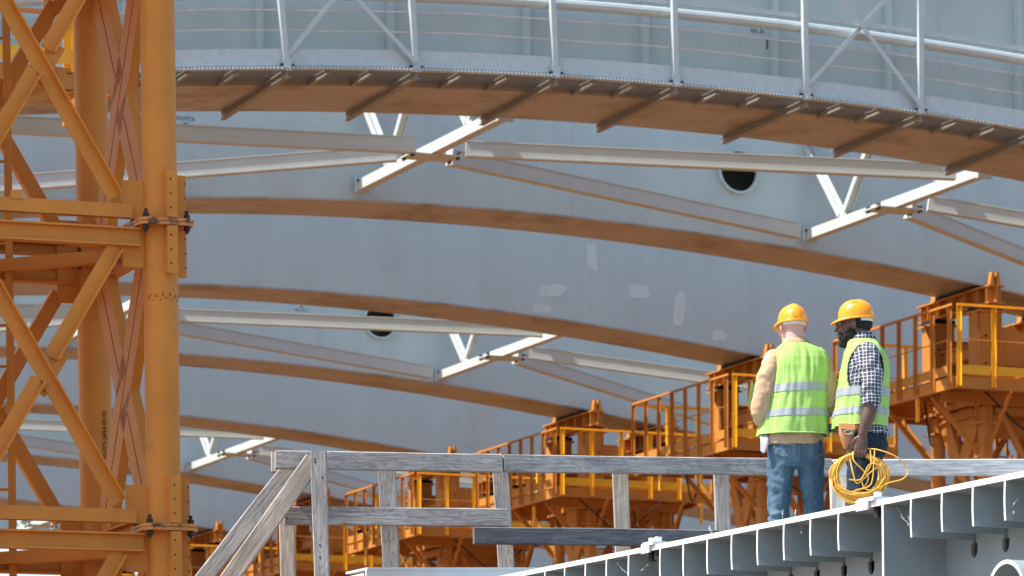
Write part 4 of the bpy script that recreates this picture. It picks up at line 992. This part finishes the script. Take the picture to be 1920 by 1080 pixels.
helmet(Matrix.Translation((-.012, .018, 1.674)) @ Matrix.Rotation(R(20), 4, 'Z') @ Matrix.Rotation(R(-5), 4, 'X') @ Matrix.Rotation(R(1), 4, 'Y'), P1)
# gloves tucked in at his hip
b = MB()
for i, (dx, ln) in enumerate(((0, .075), (.011, .085), (.021, .08), (.031, .06))): limb(b, [(-.205 + dx, -.055 - .006 * i, .975), (-.203 + dx, -.072 - .006 * i, .94), (-.205 + dx * .9, -.072 - .006 * i, .97 - ln - .01)], (.010, .011, .008), 8)
ell(b, (-.188, -.055, .968), (.028, .018, .022))
G1 = fuse(b, 'work_glove', .004, M['glove'], None, 2); G1.location = P1.location; tag(G1, 'pale work glove tucked at the left hip of the worker in tan jacket', 'glove')
# sheet of drawings he holds in front of him
b = MB(); pts = [V((-.05, .35, 1.17)), V((.26, .17, 1.245)), V((.262, .20, 1.335)), V((-.05, .42, 1.27))]
b.plate(pts, (0, .002, .001)); PS = b.build('paper_sheet', M['paper']); PS.location = P1.location; tag(PS, 'white paper sheet whose corner shows between the two workers', 'paper')

# ---------------------------------------------------------------- the worker in profile with the cable
X2, Y2 = (1617 - 960) / F_ * 25.8, 25.8
P2 = thing('person', 'bearded worker in plaid shirt and lime vest turned sideways, holding an orange cable coil', 'person', (X2, Y2, deck_z(X2, Y2)), R(88))
T2 = Matrix.Translation((-.0, .050, 1.640)) @ Matrix.Rotation(R(-9), 4, 'Z') @ Matrix.Rotation(R(-7), 4, 'X')
b = MB(); head(b, T2, (0, .005, 1.50))
b.rings([sring(cx, cy, z, a, bb, 32) for z, cx, cy, a, bb in ((.82, 0, -.01, .13, .10), (.92, 0, -.01, .145, .11), (1.06, 0, 0, .125, .09), (1.25, 0, 0, .155, .105), (1.40, 0, -.005, .165, .10), (1.48, 0, -.005, .12, .075), (1.53, 0, 0, .06, .055))])
limb(b, [(-.160, -.028, 1.425), (-.212, -.040, 1.28), (-.235, -.042, 1.13), (-.242, -.020, 1.04), (-.240, .010, .945)], (.044, .044, .043, .041, .026))
limb(b, [(.165, -.02, 1.425), (.215, -.02, 1.28), (.225, -.02, 1.13), (.19, .10, 1.05), (.15, .19, 1.03)], (.052, .046, .041, .038, .027))
hand(b, (-.240, .012, .942), V((.0, .10, -.99)).normalized(), V((0, .99, .10)).normalized(), V((-1, 0, 0)), 1.1)
hand(b, (.15, .19, 1.03), V((-.3, .9, -.2)).normalized(), V((-.2, .1, .97)).normalized(), V((.9, .3, .1)).normalized())
limb(b, [(-.08, 0, .86), (-.09, .02, .50), (-.09, .0, .10)], (.08, .055, .045)); limb(b, [(.08, 0, .86), (.10, .05, .50), (.10, .05, .10)], (.08, .055, .045))
BD2 = fuse(b, 'body', .0058, M['skin2'], P2, 4)
for s in (-1, 1):
    b = MB(); ell(b, T2 @ V((s * .031, .0795, .010)), (.0115, .0115, .0105)); e = b.build('eye', M['eye'], P2, True)
    b = MB(); ell(b, T2 @ V((s * .033, .0865, .009)), (.0065, .005, .0065)); b.build('iris', M['iris'], e, True)
b = MB(); Rm = T2.to_3x3()
for c, r in (((0, .045, -.085), (.057, .057, .042)), ((0, .080, -.108), (.033, .030, .026)), ((0, .060, -.115), (.040, .040, .020))): ell(b, T2 @ V(c), r, Rm)
for s in (-1, 1):
    for c, r in (((s * .055, .018, -.055), (.014, .028, .045)), ((s * .050, .045, -.070), (.016, .026, .030)), ((s * .063, .010, -.02), (.010, .014, .032)), ((s * .022, .097, -.050), (.016, .012, .007)), ((s * .032, .085, -.070), (.012, .016, .022))): ell(b, T2 @ V(c), r, Rm)
fuse(b, 'beard', .004, M['hair'], P2, 2, lambda p: .0022 * noise.noise(p * 160))
b = MB(); ell(b, T2 @ V((0, -.020, .042)), (.0795, .0965, .090), Rm, 24, 16); ell(b, T2 @ V((0, -.045, -.005)), (.070, .068, .062), Rm, 24, 16)
fuse(b, 'hair', .006, M['hair'], P2, 3, lambda p: .0012 * noise.noise(p * 200))
b = MB(); ell(b, T2 @ V((0, .101, -.0625)), (.018, .009, .0055), Rm); ell(b, T2 @ V((0, .099, -.0745)), (.017, .010, .007), Rm); fuse(b, 'lips', .003, M['lip'], P2, 2)
b = MB()
b.rings([sring(cx, cy, z, a, bb, 40) for z, cx, cy, a, bb in ((.965, 0, -.02, .172, .142), (1.05, 0, -.01, .168, .135), (1.25, 0, -.005, .172, .128), (1.38, 0, -.005, .182, .122), (1.45, 0, -.008, .170, .108), (1.505, 0, -.004, .115, .082), (1.54, 0, .002, .074, .070))])
limb(b, [(-.165, -.026, 1.447), (-.205, -.036, 1.35), (-.228, -.042, 1.24), (-.238, -.042, 1.145)], (.066, .070, .064, .054))
limb(b, [(.165, -.02, 1.447), (.205, -.02, 1.35), (.225, -.02, 1.24), (.228, -.02, 1.145)], (.066, .070, .064, .054))
wp_ = wr(.0085, 12, 5.0)
fuse(b, 'plaid_shirt', .0085, M['plaid'], P2, 2, lambda p: wp_(p) + 0.006 * math.sin(p.z * 70 + 45 * p.y + 14 * noise.noise(p * 6)) * (1 if abs(p.x) > .17 and p.z < 1.38 else .2))
for sx, cy in ((-1, -.041), (1, -.02)):
    b = MB(); rs = []
    for z, r in ((1.170, .055), (1.168, .0625), (1.130, .0635), (1.126, .056), (1.130, .050)): rs.append([V((sx * .238 + r * math.cos(a), cy + r * .95 * math.sin(a), z + .004 * math.sin(3 * a + sx))) for a in [2 * math.pi * i / 28 for i in range(28)]])
    b.rings(rs).build('rolled_cuff', M['plaid'], P2, True, 60)
b = MB(); rs = []
for (z, k, dy) in ((1.525, 1.02, 0), (1.578, .92, .004), (1.586, .90, .004), (1.580, .98, .003), (1.545, 1.13, -.004), (1.528, 1.12, -.004)):
    rs.append([V((.078 * k * math.cos(a), .004 + dy + .078 * k * math.sin(a), z - .035 * max(0, math.sin(a)) + .003 * math.sin(5 * a))) for a in [R(105 + 330 * i / 40) for i in range(41)]])
b.rings(rs + [rs[0]], cap=False, closed=False).build('collar', M['plaid'], P2, True, 60)
vr2 = [(1.01, 0, .010, .190, .160), (1.08, 0, .008, .188, .158), (1.15, 0, .0, .186, .154), (1.25, 0, -.008, .186, .150), (1.35, 0, -.014, .188, .144), (1.42, 0, -.016, .184, .132), (1.46, 0, -.012, .172, .118), (1.495, 0, -.008, .142, .100), (1.52, 0, -.003, .108, .088), (1.538, 0, .002, .086, .080)]
VS2 = vest(P2, vr2, ((1.190, 1.240, .0), (1.078, 1.118, .0)), 4.7, 1.195, 1.50, (.78, .78))
b = MB()
b.rings([sring(cx, cy, z, a, bb, 40) for z, cx, cy, a, bb in ((.80, 0, -.005, .155, .105), (.86, 0, -.018, .165, .125), (.92, 0, -.016, .166, .130), (.98, 0, -.010, .160, .124), (1.03, 0, -.005, .155, .118))])
limb(b, [(-.080, .0, .86), (-.085, .010, .72), (-.09, .015, .58), (-.09, .01, .45), (-.09, .0, .28), (-.09, .0, .09)], (.092, .088, .075, .066, .064, .058))
limb(b, [(.080, .0, .86), (.09, -.012, .72), (.10, -.02, .58), (.10, -.03, .45), (.10, -.04, .28), (.10, -.05, .09)], (.092, .088, .075, .066, .064, .058))
ell(b, (-.07, -.085, .90), (.075, .065, .085)); ell(b, (.07, -.085, .90), (.075, .065, .085))
J2 = fuse(b, 'jeans', .0085, M['jeans2'], P2, 2, wr(.006, 12, 2.0, 1.2))
for line in ([(0, -.105, .955), (0, -.115, .87), (0, -.03, .865), (0, -.02, .955)], [(0, -.13, .985), (0, .10, .965)], [(0, .03, .93), (0, .09, .915)]):
    patch(J2, line, .002, 'pocket_seam', M['stitch2'], J2, V((1, 0, 0)))
boots(P2, ((-.09, .0, R(8)), (.10, -.05, R(-8))), 0)
helmet(Matrix.Translation((-.0, .038, 1.672)) @ Matrix.Rotation(R(-7), 4, 'Z') @ Matrix.Rotation(R(-4), 4, 'X'), P2, True)
# leather pouch on the front of his belt
b = MB(); rs = []
for (y, z, w, d) in ((.0, 1.02, .052, .014), (.006, .97, .050, .020), (.012, .92, .036, .018), (.01, .885, .020, .013), (.008, .865, .010, .009)): rs.append(sring(0, 0, 0, w, d, 24, 3))
zz = (1.02, .97, .92, .885, .865); rs = [[V((-.152 + p.y - .018 * (k > 0), .098 + p.x + .003 * k, zz[k])) for p in r] for k, r in enumerate(rs)]
b.rings(rs); TP = b.build('tool_pouch', M['leather'], P2, True, 60)
b = MB(); b.plate([(-.185, .050, 1.015), (-.185, .150, 1.015), (-.196, .146, .985), (-.196, .052, .975)], (.006, 0, .002)).build('pouch_flap', M['leather'], TP)
b = MB(); b.path([V((-.196, .095 + .024 * math.cos(a), .962 + .013 * math.sin(a))) for a in [2 * math.pi * i / 20 for i in range(20)]], .0035, 6, True).build('carabiner', M['silver'], TP, True)
b = MB(); b.box((-.187, .066, .968), (.012, .008, .045)).build('tape_loop', M['vest'], TP)
b = MB(); b.box((-.175, .02, 1.008), (.03, .055, .05)); b.build('belt_pad', M['leather'], P2)
b = MB(); limb(b, [(-.158, .092, .87), (-.165, .095, .845), (-.16, .088, .835)], (.006, .010, .005), 8); b.build('leather_tassel', M['leather'], TP, True)
# ---------------------------------------------------------------- the coil of cable in his hand
rnd = random.Random(11); b = MB()
hy, hz_ = .022, .832
for i in range(34):
    ry = .145 + .030 * rnd.random() - (.03 if i % 5 == 0 else 0); rz_ = .122 + .034 * rnd.random(); ry *= .98
    cy = .010 + .016 * (rnd.random() - .5) + .022; x0 = -.222 - .030 * rnd.random(); ph = rnd.random() * 6; tw = .03 * (rnd.random() - .5)
    pts = []
    for k in range(40):
        a = 2 * math.pi * k / 40; up = max(0, math.sin(a)); pin = up ** 3
        y = cy + ry * math.cos(a) * (1 - .18 * pin); z = hz_ - rz_ + rz_ * math.sin(a)
        x = x0 * (1 - pin) + (-.226 + .010 * math.sin(ph)) * pin + .008 * math.sin(2 * a + ph) + tw * math.cos(a) - .035 * (1 - up) * rnd.random() * .2 - .035 * max(0, -math.sin(a)) 
        x = min(x, -.175 - .045 * (1 - up)); pts.append(V((x, y + .005 * math.sin(3 * a + ph), z + .003 * math.sin(4 * a + ph) - (.008 * rnd.random() if pin > .5 else 0))))
    b.path(pts, .0040, 6, True)
def free(pts): 
    P_ = [V(p) for p in pts]; out = []
    for i in range(len(P_) - 1):
        a = P_[max(i - 1, 0)]; p, q = P_[i], P_[i + 1]; z = P_[min(i + 2, len(P_) - 1)]
        for k in range(8):
            t = k / 8; out.append(.5 * ((2 * p) + (q - a) * t + (2 * a - 5 * p + 4 * q - z) * t * t + (3 * p - a - 3 * q + z) * t ** 3))
    b.path(out + [P_[-1]], .0042, 6)
def rp(px, py, x): return (x, -(px - 1617) / 310.0, (1115 - py) / 310.0 - .01)
free([rp(1622, 846, -.235), rp(1645, 850, -.26), rp(1675, 862, -.26), rp(1694, 880, -.25), rp(1696, 895, -.25), rp(1685, 905, -.255), rp(1660, 912, -.27), rp(1640, 925, -.28)])
free([rp(1596, 852, -.25), rp(1597, 870, -.28), rp(1612, 886, -.28), rp(1624, 902, -.275), rp(1612, 922, -.28), rp(1585, 930, -.28)])
free([rp(1590, 866, -.26), rp(1596, 895, -.285), rp(1604, 912, -.285), rp(1630, 890, -.285), rp(1648, 878, -.27)])
free([rp(1628, 850, -.25), rp(1628, 880, -.285), rp(1612, 905, -.285), rp(1622, 925, -.29), rp(1650, 918, -.28)])
free([rp(1588, 905, -.28), rp(1610, 905, -.29), rp(1626, 878, -.285), rp(1646, 880, -.28), rp(1655, 900, -.27), rp(1636, 922, -.28)])
free([rp(1636, 850, -.25), rp(1634, 875, -.28), rp(1628, 915, -.29), rp(1600, 925, -.285)])
RP = b.build('cable_coil', M['rope'], None, True, 60); RP.location = P2.location; RP.rotation_euler = P2.rotation_euler
tag(RP, 'orange cable wound in a loose coil, hanging from the fist of the bearded worker', 'cable')
